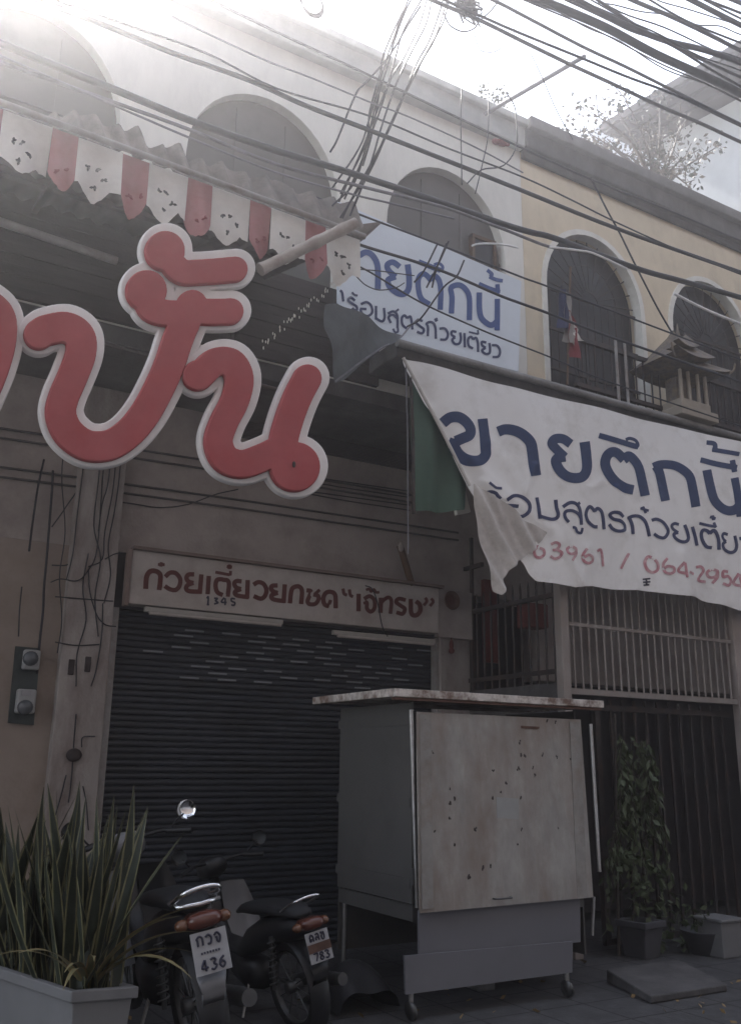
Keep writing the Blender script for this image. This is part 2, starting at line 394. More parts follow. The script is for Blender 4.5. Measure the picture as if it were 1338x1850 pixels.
b.box((3.0, -.02, 4.38), (XB, -.002, 4.549)); b.build('louvre', M['dark_panel'], house)
sh = MB(); nz = 54
for k in range(nz):                  # curved slats
    z0 = 2.705*k/nz; z1 = 2.705*(k+1)/nz; prof = [(.082, z0), (.068, z0+.010), (.064, (z0+z1)/2), (.068, z1-.010), (.082, z1)]
    vs = []
    for y, z in prof: vs += [(2.06, y, z), (5.235, y, z)]
    sh.add(vs, [(2*i, 2*i+1, 2*i+3, 2*i+2) for i in range(4)], 0, False)
rs = random.Random(3)
for row in range(9):
    k = nz-3-row; zc = 2.705*(k+.5)/nz
    x = 2.3+.17*(row % 2)+rs.uniform(0, .1)
    while x < 5.1:
        if rs.random() < (.75 if 2.5 < x < 3.6 or 3.9 < x < 4.8 else .35): sh.box((x, .055, zc-.008), (x+.17, .063, zc+.006), 1)
        x += .34
sh.build('roller_shutter', [M['shutter'], M['shutter_slot']], house)
MB().box((2.0, -.05, 0), (2.058, .30, 2.70)).build('shutter_rail', M['frame_metal'], house); MB().box((5.20, -.035, 0), (5.236, .05, 2.70)).build('shutter_rail', M['frame_metal'], house)
MB().box((2.0, .0, 2.702), (5.236, .3, 3.173)).build('shutter_box', M['dark_panel'], house)
b = MB(); b.box((-.25, -.03, 0), (1.01, -.002, 2.42)); b.build('door', M['wood_red'], house)
b = MB(); b.box((1.012, -.05, 0), (1.07, -.002, 2.47)); b.box((-.3, -.05, 2.422), (1.01, -.002, 2.47)); b.build('door_frame', M['wood_brown'], house)
b = MB()
for z, yy in ((4.02, -.03), (4.10, -.03), (3.78, -.025), (3.70, -.025)): b.tube([(-1, yy, z-.12), (1.4, yy, z-.04), (3.1, yy, z), (5.5, yy, z+.03)], .010, 6)
b.build('conduit', M['concrete_dark'], house)

# shop name board over the shutter
board = empty('shop_sign', (3.7, -.1, 2.72), 'long beige sign board with brown Thai lettering above the roller shutter', 'sign')
b = MB(); b.box((2.10, -.15, 2.725), (5.16, -.003, 3.172)); b.build('board', M['sign_face'], board, bevel=.008)
b = MB(); b.box((2.10, -.19, 3.175), (5.2, -.003, 3.20)); b.box((2.06, -.165, 2.705), (2.095, -.1, 3.173)); b.build('sign_frame', M['sign_edge'], board)
G1 = [(40, (105, 285), (112, 190), (140, 145), (185, 142), (220, 168), (222, 220), (213, 295)), (24, (203, 88), (258, 90)), (24, (230, 70), (228, 106)),
 ((262, 188), (300, 155), (348, 160), (382, 205), (376, 260), (345, 293), (300, 288), (258, 262)),
 ((495, 168), (450, 170), (433, 195), (448, 225), (490, 238)), ((490, 236), (442, 255), (430, 282), (455, 303), (545, 308)), ((553, 168), (540, 325)),
 ((613, 180), (603, 328)),
 ((725, 335), (682, 312), (667, 262), (677, 215), (708, 207), (732, 212), (764, 218), (775, 252), (764, 348)), (24, (665, 150), (782, 172)), (24, (788, 140), (785, 178)), (26, (757, 104), (800, 110)), (24, (780, 88), (776, 126)),
 ((877, 225), (835, 222), (818, 242), (832, 272), (872, 288)), ((872, 286), (826, 306), (828, 330), (858, 342), (935, 352)), ((926, 213), (921, 362)),
 ((972, 252), (1010, 231), (1053, 245), (1076, 292), (1065, 340), (1030, 364), (973, 343)),
 ((1167, 257), (1125, 260), (1113, 280), (1130, 305), (1168, 318)), ((1168, 316), (1120, 335), (1120, 360), (1150, 374), (1225, 384)), ((1224, 248), (1214, 398)),
 ((1265, 402), (1275, 310), (1292, 275), (1335, 265), (1362, 300), (1355, 408))]
G2 = [(34, (105, 162), (140, 170), (128, 210), (114, 250), (130, 274), (175, 272), (200, 240), (198, 208), (160, 196)), (26, (176, 190), (212, 158)),
 ((287, 292), (252, 277), (240, 230), (260, 185), (300, 175), (336, 202), (340, 308)), (28, (287, 275), (300, 240)),
 (26, (398, 148), (408, 190), (432, 202)), (26, (450, 155), (458, 200), (480, 215)),
 ((525, 190), (524, 332)), (32, (568, 232), (612, 210), (650, 240), (652, 305), (622, 335), (592, 310), (590, 262), (562, 262)), (22, (583, 160), (610, 152), (625, 172), (648, 156), (664, 178), (692, 178)),
 ((700, 345), (704, 222)), (30, (700, 268), (732, 236), (766, 220), (788, 250), (780, 352)),
 (32, (903, 242), (850, 230), (826, 256), (862, 286), (896, 312), (878, 352), (828, 340)),
 ((945, 232), (948, 345), (985, 365), (1018, 332), (1016, 280), (985, 250)), (24, (1060, 222), (1073, 250), (1048, 285)), (24, (1108, 228), (1124, 255), (1098, 290))]
f = Field(255, 1005, 800, 1125, .8)
strokes(f, (240, 1000), 4.46, 36, G1); strokes(f, (530, 1030), 4.46, 36, G2)
lay(f, lambda x, y: at(x, y, -.154)).build('lettering', M['sign_brown'], board)
f = Field(365, 1070, 435, 1100, .5)
strokes(f, (240, 1000), 4.46, 14, [((596, 362), (608, 350), (606, 412)), ((596, 412), (616, 412)), ((655, 360), (682, 362), (668, 380), (686, 396), (655, 407)), ((737, 355), (714, 390), (757, 394)), ((745, 360), (744, 416)), ((824, 366), (796, 362), (796, 384), (822, 396), (816, 416), (792, 414))])
lay(f, lambda x, y: at(x, y, -.156)).build('house_number', M['sign_ink'], board)
em = MB(); em.lathe([(0, .0), (.085, 0), (.095, .012), (.085, .02), (.08, .012), (0, .012)], at(815, 1085, -.16), (0, -1, 0), 24)
eo = em.build('emblem', M['rust'], board)
e2 = MB(); c = at(815, 1085, -.176)
for k in range(5): e2.tube([c+Vector((-.045+.02*k, 0, -.05+.01*abs(k-2))), c+Vector((-.045+.02*k, 0, .05-.01*abs(k-2)))], .005, 5)
e2.build('motif', M['sign_brown'], eo)
b = MB(); b.box((5.165, -.13, 2.70), (5.60, -.063, 3.17)); b.build('end_panel', M['wall_low'], board)
# tube lamps below the sign
for nm, (xa, ya, xb, yb), lb in (('a', (263, 1100, 512, 1124), 'long pale tube lamp fixed under the left half of the shop sign board'), ('b', (603, 1142, 786, 1153), 'twin pale tube lamp under the right end of the shop sign board')):
    A = at(xa, ya, -.2); B_ = at(xb, yb, -.2); root = empty('tube_lamp', (A+B_)/2, lb, 'lamp', 'tube lamps under the shop sign')
    MB().box((A.x, -.2, A.z-.02), (B_.x, -.153, A.z+.02)).build('housing', M['lamp_white'], root, bevel=.004)
    MB().tube([(A.x+.03, -.215, A.z-.034), (B_.x-.03, -.215, A.z-.034)], .013, 10).build('tube', M['sign_face'], root)
b = MB(); p = at(815, 1165, -.12); b.ball(p, .022, .022, .05); b.tube([p+Vector((0, 0, .05)), p+Vector((0, 0, .14))], .006, 6); b.ball(p+Vector((0, 0, -.06)), .03, .03, .028)
tag(b.build('hanging_bell', M['wood_red']), 'small dark red bell hanging on the pier right of the shutter', 'bell')
b = MB(); b.tube([at(722, 985, -.13), at(744, 1058, -.13)], .035, 10); b.ball(at(724, 988, -.17), .03, .02, .05, mi=1)
tag(b.build('wooden_stake', [M['wood_brown'], M['sign_face']]), 'short brown stake standing on top of the shop sign board', 'stake')

# electricity meters on the left wall
mboard = empty('meter_board', at(42, 1300, -.02), 'tall dark board with two electricity meters on the beige wall', 'meter board')
q = [at(28, 1168, -.002), at(72, 1172, -.002), at(60, 1310, -.002), at(14, 1306, -.002)]
MB().slab(q, (0, -.03, 0)).build('backboard', M['meter_dark'], mboard)
for (x0, y0, x1, y1), gy in (((42, 1174, 68, 1212), 1190), ((30, 1245, 60, 1290), 1278)):
    a = at(x0, y0, -.034); c = at(x1, y1, -.034)
    mo = MB().box((a.x, -.10, c.z), (c.x, -.034, a.z)).build('meter', M['meter_grey'], mboard, bevel=.015)
    mc = at((x0+x1)/2, gy, -.10); MB().lathe([(.055, 0), (.055, .03), (.045, .05), (0, .058)], mc, (0, -1, 0), 18).build('meter_glass', M['glass'], mo)
    MB().box((mc.x-.035, -.112, a.z-.05), (mc.x+.035, -.1005, a.z-.012)).build('dial', M['plate_white'], mo)

def cable(pts, px, Y, label, group, m='cable', name='cable', n=6, seg=5):
    if group in ('service wires down the left pier', 'wires straggling on the grey pier') and pts[0][1] <= 885: pts = [(pts[0][0]+8, 780)]+list(pts)
    """pts in photo pixels on the plane at depth Y (or (x, y, Y) triples); px = thickness in photo pixels"""
    P = [at(p[0], p[1], p[2] if len(p) > 2 else Y) for p in pts]
    d = sum((p-CAM).dot(_fw) for p in P)/len(P)
    o = MB().tube(spline(P, seg), max(.0025, px*.5*d/FPX), n).build(name, M[m])
    return tag(o, label, 'cable', group)
G = 'service wires down the left pier'
L1 = 'dark service wire clipped to the wall beside the meter board'
cable([(80, 830), (69, 880), (60, 940), (53, 996)], 4, -.03, 'thick black wire end hanging on the wall above the meters', None)
cable([(96, 850), (94, 890), (85, 1005), (80, 1060), (78, 1105), (72, 1160), (67, 1218)], 4.5, -.035, 'thick black service cable running down to the meter board', None)
for pts in ([(145, 870), (120, 915), (94, 952)], [(40, 1060), (36, 1100), (34, 1150)], [(94, 1021), (120, 1021), (135, 1010), (150, 990), (163, 980)]):
    cable(pts, 2.5, -.03, L1, G)
L2 = 'thin dark wire straggling down the grey pier left of the shutter'; G2_ = 'wires straggling on the grey pier'
for pts in ([(186, 860), (176, 990), (160, 1030), (140, 1049), (110, 1046), (92, 1052)], [(205, 880), (190, 960), (185, 1010), (160, 1024)], [(232, 1000), (210, 1000), (190, 1010)], [(160, 1030), (163, 1070), (175, 1110), (190, 1128), (210, 1132)],
            [(138, 1290), (134, 1340), (130, 1400), (124, 1450)], [(150, 1420), (156, 1450), (160, 1500)], [(112, 860), (118, 960), (108, 1040), (112, 1120), (104, 1180)], [(150, 850), (140, 930), (132, 1000), (120, 1048)], [(178, 870), (170, 950), (182, 1010), (172, 1080), (178, 1150)], [(215, 870), (206, 930), (196, 985), (200, 1040), (188, 1090)], [(160, 1000), (150, 1060), (156, 1120), (140, 1180), (138, 1240)], [(120, 1400), (110, 1440), (92, 1500)], [(196, 870), (185, 910), (178, 960)], [(172, 1330), (150, 1332), (148, 1350)], [(100, 1078), (150, 1082), (205, 1086)], [(100, 1160), (140, 1166), (180, 1164)], [(186, 1090), (184, 1150), (174, 1210), (165, 1240)]):
    cable(pts, 2.2, -.108, L2, G2_)
for x, y, lb in ((130, 1205, 'small dark connector box on the grey pier level with the lower meter, left one'), (160, 1200, 'small dark connector box on the grey pier nearest the shutter edge')):
    p = at(x, y, -.115); tag(MB().box(p+Vector((-.025, 0, -.06)), p+Vector((.02, .013, .06))).build('junction_box', M['hole_dark'], bevel=.005), lb, 'junction box')
p = at(134, 1364, -.12); tag(MB().ball(p, .06, .03, .05).build('insulator', M['hole_dark']), 'round dark wire insulator low on the grey pier', 'insulator')
for k, pts in enumerate(([(560, 861), (640, 873), (735, 887)], [(556, 870), (640, 884), (735, 898)], [(560, 888), (640, 899), (740, 913)], [(556, 892), (640, 907), (740, 922)])):
    cable(pts, 2.2, -.02, 'dark wire pinned along the wall below the red letters', 'parallel wires on the wall right of the red letters')
cable([(205, 905), (240, 910), (290, 917), (340, 911), (390, 893), (430, 884)], 2.2, -.02, 'single dark wire sagging across the wall above the shop sign', None)
cable([(660, 1058, -.2), (672, 1064, -.2), (682, 1090, -.2), (690, 1130, -.2), (700, 1150, -.2)], 2, -.2, 'thin dark flex hanging over the shop sign board', None)

# ------------------------------------------------------------------ yellow shophouse
yh = empty('shophouse', (8.5, 0, 0), 'yellow ochre shophouse with white trimmed arches and iron grilles', 'building')
XE = 11.5
AY = [(5.95, 7.33), (7.84, 9.2), (9.72, 11.1)]
loops = [[(XB+.004, 4.7), (XE, 4.7), (XE, 7.83), (XB+.004, 7.83)]]+[arch(a, c, 5.02, 6.36, 7.12) for a, c in AY]
plate(loops, .24, lambda x, z, d: (x, -1+d, z)).build('upper_wall', M['wall_yellow'], yh)
b = MB(); b.box((XB+.004, -1.12, 7.832), (XE, -.5, 8.13)); b.box((XB+.004, -1.20, 8.03), (XE, -1.123, 8.17)); b.box((XB+.004, -1.05, 7.74), (XE, -1.003, 7.829)); b.build('cornice', M['concrete_dark'], yh, bevel=.015)
b = MB(); b.box((XB+.004, -.9, 7.6), (XE, 7, 7.8)); b.build('roof', M['concrete'], yh)
b = MB(); b.box((XB+.904, .002, 2.36), (XE, .3, 4.55)); b.build('lower_wall', M['wall_low'], yh)
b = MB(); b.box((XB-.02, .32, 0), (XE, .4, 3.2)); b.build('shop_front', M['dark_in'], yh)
b = MB(); b.box((XB+.003, 7, 0), (XE, 7.2, 7.8)); b.box((XE+.003, -1, 0), (XE+.2, 7.2, 7.8)); b.build('outer_wall', M['concrete'], yh)
for a, c in AY:
    wo = MB().box((a-.05, -.86, 4.98), (c+.05, -.759, 7.3)).build('window', M['window_black'], yh)
    outer = arch(a-.06, c+.06, 5.02, 6.36, 7.18); inner = arch(a+.002, c-.002, 5.02, 6.36, 7.118)
    t = MB(); n_ = len(outer)
    vs = [(x, -1.018, z) for x, z in outer]+[(x, -1.018, z) for x, z in inner]+[(x, -.998, z) for x, z in outer]+[(x, -.90, z) for x, z in inner]
    fs = []
    for i in range(n_-1):
        fs += [(i, i+1, n_+i+1, n_+i), (i, 2*n_+i, 2*n_+i+1, i+1), (n_+i, n_+i+1, 3*n_+i+1, 3*n_+i)]
    t.add(vs, fs); t.build('trim', M['trim_white'], wo)
    g = MB(); cx = (a+c)/2
    for k in range(13):              # radial fan
        th = math.pi*(k+.5)/13
        g.tube([(cx+.12*math.cos(th), -.93, 6.36+.12*math.sin(th)), (cx+.66*math.cos(th), -.93, 6.36+.73*math.sin(th))], .007, 5)
    g.tube([(cx+.12*math.cos(math.pi*k/8), -.93, 6.36+.12*math.sin(math.pi*k/8)) for k in range(9)], .008, 5)
    g.tube([(cx+.4*math.cos(math.pi*k/14), -.93, 6.36+.44*math.sin(math.pi*k/14)) for k in range(15)], .006, 5)
    for k in range(1, 13): x = a+(c-a)*k/13; g.tube([(x, -.93, 5.03), (x, -.93, 6.35)], .007, 5)
    for z in (6.36, 5.9, 5.45): g.box((a+.01, -.94, z-.012), (c-.01, -.92, z+.012))
    g.build('grille', M['iron'], wo)
# balcony rail standing on the canopy
rail = empty('balcony_railing', (8.0, -1.3, 5.0), 'dark iron balcony railing on the ledge before the yellow house arches', 'railing')
b = MB()
for z in (5.12, 5.62): b.box((6.0, -1.33, z-.02), (11.2, -1.29, z+.02))
b.build('rail', M['iron'], rail)
b = MB(); x = 6.05
while x < 11.2: b.tube([(x, -1.31, 5.0), (x, -1.31, 5.64)], .009, 6); x += .115
b.build('baluster', M['iron'], rail)
for x in (6.55, 6.68, 7.35, 7.45): MB().tube([(x, -1.345, 4.99), (x, -1.345, 5.72)], .016, 6).build('pale_post', M['frame_metal'], rail)
# canopy slab between the storeys, its edge carries the banner
can = empty('canopy', (7, -1.5, 4.85), 'grey concrete canopy ledge running above the big torn banner', 'canopy')
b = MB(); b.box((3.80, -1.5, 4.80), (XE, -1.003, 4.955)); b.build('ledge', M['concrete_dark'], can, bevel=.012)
b = MB(); b.tube([(3.78, -1.54, 4.90), (XE, -1.54, 4.92)], .035, 10); b.build('pipe', M['concrete'], can)

# iron fence, its return and the gate below
fence = empty('iron_fence', (5.62, -1.42, 0), 'tall iron bar fence on a beige post enclosing the dark forecourt', 'fence')
b = MB(); b.box((5.545, -1.46, 0), (5.635, -1.37, 3.25)); b.build('post', M['iron_pale'], fence, bevel=.006)
b = MB(); b.box((7.83, -1.46, 0), (8.05, -1.37, 3.4)); b.build('post', M['wall_low'], fence, bevel=.006)
b = MB(); b.box((5.637, -1.44, 2.10), (7.828, -1.39, 2.15)); b.box((5.637, -1.43, 2.70), (7.828, -1.40, 2.73)); b.box((5.637, -1.43, 3.30), (7.828, -1.40, 3.33)); b.build('rail', M['iron_pale'], fence)
b = MB(); x = 5.72
while x < 7.82: b.tube([(x, -1.415, 2.15), (x+random.uniform(-.008, .008), -1.415, 3.45)], .0105, 6); x += .093
x = 8.12
while x < 11: b.tube([(x, -1.415, 2.15), (x, -1.415, 3.45)], .0105, 6); x += .093
b.build('bar', M['iron_pale'], fence)
side = empty('iron_gate', (5.6, -.7, 0), 'dark spiked iron gate leaf between the sign pier and the beige fence post', 'gate')
b = MB()
for z in (2.98, 2.30): b.box((5.575, -1.365, z-.02), (5.615, .0, z+.02))
b.box((5.575, -.3, 3.42), (5.61, .0, 3.46)); b.build('rail', M['iron'], side)
b = MB()
for k in range(12):
    y = -1.31+k*.112; b.tube([(5.595, y, 2.05), (5.595, y, 3.10), (5.595, y, 3.16)], [.011, .011, .002], 6)
b.box((5.58, -.13, 2.0), (5.61, -.10, 3.75)); b.build('bar', M['iron'], side)
b = MB(); b.box((5.585, -1.365, 1.0), (5.605, -.003, 2.2)); b.build('panel', M['concrete_dark'], side)
b = MB(); b.box((5.80, -.06, 2.5), (5.98, -.003, 3.35)); tag(b.build('shutter_board', M['wood_red']), 'dark red wooden board on the wall behind the spiked gate', 'board')
b = MB(); b.box((5.66, -.9, 2.75), (5.9, -.72, 2.98)); tag(b.build('letter_box', M['wood_red'], bevel=.01), 'small red box hanging behind the gate below the torn banner corner', 'box')
gate = empty('sliding_gate', (7, -1.35, 0), 'black barred sliding gate filling the opening under the fence', 'gate')
b = MB(); x = 6.05
while x < 7.8: b.box((x, -1.335, .06), (x+.025, -1.315, 2.08)); x += .15
b.build('bar', M['iron'], gate)
b = MB(); b.box((6.0, -1.345, .05), (7.82, -1.305, .10)); b.box((6.0, -1.345, 1.98), (7.82, -1.305, 2.03)); b.box((6.0, -1.35, .05), (6.045, -1.30, 2.08)); b.build('gate_frame', M['iron'], gate)

# ------------------------------------------------------------------ banner
BY = -1.60
CRE = [(1128, 965, 1150, 1062, .02, 9), (1060, 990, 1052, 1050, .015, 9), (965, 840, 948, 890, .012, 6), (1085, 870, 1068, 880, .01, 8), (875, 870, 905, 900, .02, 8), (735, 660, 860, 900, -.03, 14), (780, 740, 905, 1000, .02, 10),
       (1020, 1000, 1055, 1062, .018, 7), (1230, 1000, 1245, 1075, .018, 10), (930, 690, 920, 760, .006, 20), (1113, 880, 1125, 960, .012, 6), (1180, 830, 1170, 960, .006, 20), (890, 800, 1010, 980, .012, 12), (850, 830, 985, 955, .012, 9), (1290, 960, 1310, 1090, .02, 12)]
def wr(x, y):
    d = .012*math.sin(x*.021+y*.006)+.008*math.sin(x*.05-y*.02)+.02*max(0, (y-900)/150)*math.sin(x*.033)
    for x0, y0, x1, y1, a, wd in CRE:
        L = (x1-x0)**2+(y1-y0)**2; t = min(1, max(0, ((x-x0)*(x1-x0)+(y-y0)*(y1-y0))/L))
        q = math.hypot(x-x0-t*(x1-x0), y-y0-t*(y1-y0))/wd
        if q < 3: d += a*math.exp(-q*q)
    return d
def on_banner(lift):
    return lambda x, y: at(x, y, BY)+Vector((0, -wr(x, y)-lift, 0))
ban = empty('banner', at(1050, 720, BY), 'big torn white vinyl banner with dark blue Thai lettering below the canopy', 'banner')
out = [(727, 646), (830, 674), (980, 713), (1160, 757), (1338, 799), (1560, 850), (1560, 1150), (1440, 1125), (1338, 1104), (1300, 1091), (1272, 1086), (1255, 1078), (1205, 1074), (1150, 1066), (1108, 1064), (1070, 1058), (1040, 1061), (1000, 1055), (964, 1051), (952, 1038), (944, 1020), (938, 1012), (915, 990), (880, 930), (848, 880), (825, 835), (800, 785), (765, 720)]
f = Field(715, 640, 1565, 1155, 4.0).poly(out)
lay(f, on_banner(0)).build('sheet', M['vinyl'], ban)
flap = [(848, 876), (872, 884), (905, 905), (940, 935), (975, 952), (990, 962), (975, 985), (955, 1002), (938, 1014), (922, 1030), (910, 1046), (912, 1062), (904, 1076), (890, 1068), (886, 1045), (878, 1010), (868, 970), (858, 925)]
f = Field(840, 868, 996, 1084, 3.0).poly(flap)
def fl(x, y):
    p = at(x, y, BY-.05); u = (x*.8-y*.45)
    return p+Vector((0, -.018*math.sin(u*.16)-.012*math.sin(u*.31+1)-.02*math.sin(y*.03), 0))
lay(f, fl).build('folded_corner', M['vinyl_grey'], ban)
b = MB(); p0 = [at(x, y, BY-.02) for x, y in ((728, 646), (770, 725), (805, 792), (848, 878))]; b.tube(spline(p0, 5), .014, 6); b.build('hem', M['vinyl_grey'], ban)
A1 = [(92, (92, 212), (150, 168), (225, 165), (290, 205), (328, 262), (320, 315), (260, 345), (205, 368)), (92, (205, 350), (192, 400), (225, 468), (285, 520), (350, 540), (420, 530), (462, 485), (462, 430), (455, 300), (440, 172)),
 (88, (578, 282), (640, 262), (720, 275), (790, 315), (845, 378), (862, 450), (875, 560), (890, 668)),
 (82, (1190, 395), (1125, 352), (1055, 352), (1025, 392), (1060, 440), (1135, 510)), (88, (1140, 505), (1085, 515), (1055, 545), (1085, 618), (1150, 675), (1235, 690), (1302, 668), (1332, 600), (1325, 490), (1310, 376))]
B1 = [(84, (408, 598), (335, 580), (258, 533), (195, 460), (160, 380), (170, 312), (210, 275), (262, 282), (322, 338)), (84, (318, 338), (368, 306), (422, 345), (460, 410), (485, 520), (510, 648)),
 (48, (100, 132), (240, 170), (400, 212), (455, 222)), (28, (340, 165), (380, 152), (432, 168), (455, 205), (440, 228)),
 (80, (692, 690), (665, 555), (640, 445), (610, 390)), (74, (588, 398), (640, 378), (700, 375), (770, 388), (840, 430), (890, 490), (915, 600), (940, 746)),
 (80, (1033, 428), (1058, 560), (1090, 680), (1150, 750), (1220, 780), (1285, 765), (1330, 715)), (68, (1275, 495), (1302, 640), (1325, 830)),
 (48, (980, 340), (1120, 375), (1295, 408)), (46, (1255, 342), (1275, 445)), (40, (1038, 188), (1105, 200), (1112, 255)), (38, (1085, 250), (1190, 268), (1312, 292))]
f = Field(785, 735, 1345, 940, 1.0); strokes(f, (780, 720), 4.779, 92, A1); strokes(f, (1058, 760), 4.779, 84, B1)
lay(f, on_banner(.003)).build('headline', M['ink_blue'], ban)
C1 = [(28, (128, 14), (165, 45), (200, 68), (258, 72)), (30, (80, 122), (140, 105), (190, 120), (215, 150), (242, 178)),
 ((312, 190), (380, 146), (450, 150), (515, 195), (540, 250), (525, 310), (475, 350), (420, 345), (350, 300), (312, 248)), ((305, 240), (370, 245), (428, 252)),
 ((612, 162), (625, 270), (632, 382)), ((622, 350), (700, 375), (760, 385), (805, 370), (818, 330), (802, 270), (793, 188)),
 (32, (922, 415), (890, 375), (880, 330), (900, 303), (960, 300), (1020, 330), (1048, 375)), ((1053, 440), (1048, 350), (1032, 270), (990, 225), (930, 220), (862, 262)), (30, (1000, 248), (1040, 215)),
 (28, (960, 465), (990, 472), (1010, 512), (1050, 520), (1066, 470)),
 ((1235, 455), (1190, 450), (1130, 405), (1105, 340), (1120, 280), (1155, 255), (1205, 300)), ((1200, 298), (1235, 270), (1275, 300), (1295, 370), (1308, 478))]
D1 = [((155, 190), (115, 150), (65, 140), (25, 165), (60, 205), (120, 225), (165, 265), (165, 315), (120, 330), (60, 305), (22, 258)),
 ((252, 362), (245, 280), (225, 220), (208, 192)), ((200, 202), (250, 180), (310, 185), (360, 230), (385, 300), (402, 388)), (26, (320, 102), (402, 128)), (26, (345, 84), (372, 152)),
 ((428, 225), (480, 213), (545, 240), (590, 300), (595, 350), (555, 400), (500, 395), (448, 362)),
 (30, (712, 265), (670, 255), (640, 275), (650, 310), (702, 347)), ((702, 345), (660, 360), (665, 395), (710, 430), (770, 440), (805, 410), (795, 340), (768, 268)), ((843, 288), (870, 380), (892, 478)),
 ((1030, 502), (985, 490), (945, 430), (930, 365), (945, 325), (980, 330), (1008, 362)), ((1003, 362), (1035, 330), (1065, 370), (1085, 440), (1090, 525)), (28, (908, 255), (985, 275), (1062, 295)), (28, (1045, 248), (1057, 298)), (28, (1008, 192), (1065, 208)), (28, (1035, 176), (1042, 226)),
 (30, (1188, 370), (1145, 360), (1125, 385), (1140, 420), (1168, 440)), ((1168, 438), (1130, 470), (1150, 520), (1215, 550), (1265, 530), (1280, 470), (1262, 380)),
 ((1308, 412), (1360, 403), (1420, 440), (1440, 500), (1400, 560), (1330, 545))]
f = Field(868, 868, 1365, 1012, .8); strokes(f, (858, 870), 5.575, 35, C1); strokes(f, (1098, 900), 5.575, 33, D1)
lay(f, on_banner(.004)).build('second_line', M['ink_navy'], ban)
C2 = [((625, 650), (580, 698), (590, 755), (632, 770), (675, 740), (672, 692), (632, 672)), ((745, 637), (790, 620), (825, 645), (800, 690), (760, 695)), ((800, 690), (850, 720), (830, 765), (780, 780), (738, 755)),
 ((950, 655), (905, 680), (907, 720), (950, 735), (995, 715), (997, 680), (950, 655)), ((1000, 690), (998, 740), (950, 802)), ((1108, 678), (1070, 740), (1075, 800), (1120, 825), (1175, 805), (1180, 762), (1130, 742), (1080, 765)), ((1232, 700), (1272, 685), (1290, 760), (1300, 852))]
D2 = [(24, (206, 556), (180, 620), (148, 708)), ((440, 610), (390, 592), (363, 650), (385, 720), (430, 750), (477, 725), (478, 660), (440, 608)), ((577, 608), (532, 670), (542, 740), (590, 765), (640, 745), (637, 702), (580, 690), (540, 712)),
 ((747, 648), (685, 735), (780, 766)), ((752, 655), (772, 802)), ((803, 745), (858, 765)), ((885, 695), (935, 690), (962, 732), (910, 822), (990, 842)), ((1040, 715), (1000, 745), (1010, 785), (1050, 800), (1085, 778), (1085, 735), (1040, 715)), ((1088, 745), (1090, 800), (1053, 857)),
 ((1190, 745), (1140, 740), (1140, 795), (1190, 790), (1222, 830), (1200, 880), (1138, 862)), ((1300, 760), (1250, 860), (1345, 890)), ((1310, 770), (1335, 918))]
for org, L, nm in (((858, 870), C2, 'phone_number'), ((1098, 900), D2[:1], 'slash'), ((1098, 900), D2[1:], 'phone_number')):
    f = Field(955, 975, 1360, 1070, .8); strokes(f, org, 5.575, 28, L); lay(f, on_banner(.004)).build(nm, M['ink_red'], ban)
f = Field(1150, 1040, 1185, 1065, .6); strokes(f, (1098, 900), 5.575, 16, [((342, 818), (412, 812)), ((345, 848), (412, 844)), ((348, 878), (402, 874)), ((375, 812), (380, 880))])
f.stroke([(978, 955), (986, 962)], 8)
lay(f, on_banner(.004)).build('smudge', M['sign_ink'], ban)
# green cloth behind the banner, rope
f = Field(735, 660, 850, 935, 5.0).poly([(744, 672), (790, 690), (845, 860), (838, 922), (790, 925), (748, 922)])
lay(f, lambda x, y: at(x, y, -1.52)+Vector((0, .03*math.sin(x*.12)+.015*math.sin(x*.05+y*.02), 0)))
gb = lay(f, lambda x, y: at(x, y, -1.52)+Vector((0, .03*math.sin(x*.12)+.015*math.sin(x*.05+y*.02), 0)))
tag(gb.build('green_cloth', M['green_cloth']), 'plain green cloth hanging behind the left edge of the torn banner', 'cloth')
b = MB(); b.tube([at(733, 660, -1.6), at(736, 800, -1.6), at(737, 1000, -1.58)], .006, 6); tag(b.build('rope', M['cable_grey']), 'thin grey rope hanging straight down beside the green cloth', 'rope')
b = MB(); b.tube([at(741, 670, -1.56), at(746, 800, -1.56), at(747, 928, -1.56)], .014, 8); tag(b.build('cloth_pole', M['iron']), 'dark thin pole holding the left side of the green cloth', 'pole')
b = MB(); b.slab([at(822, 905, -1.3), at(838, 878, -1.3), at(850, 925, -1.3), at(826, 930, -1.3)], (0, .04, 0)); tag(b.build('white_panel', M['trim_white']), 'small white panel corner showing behind the green cloth', 'panel')

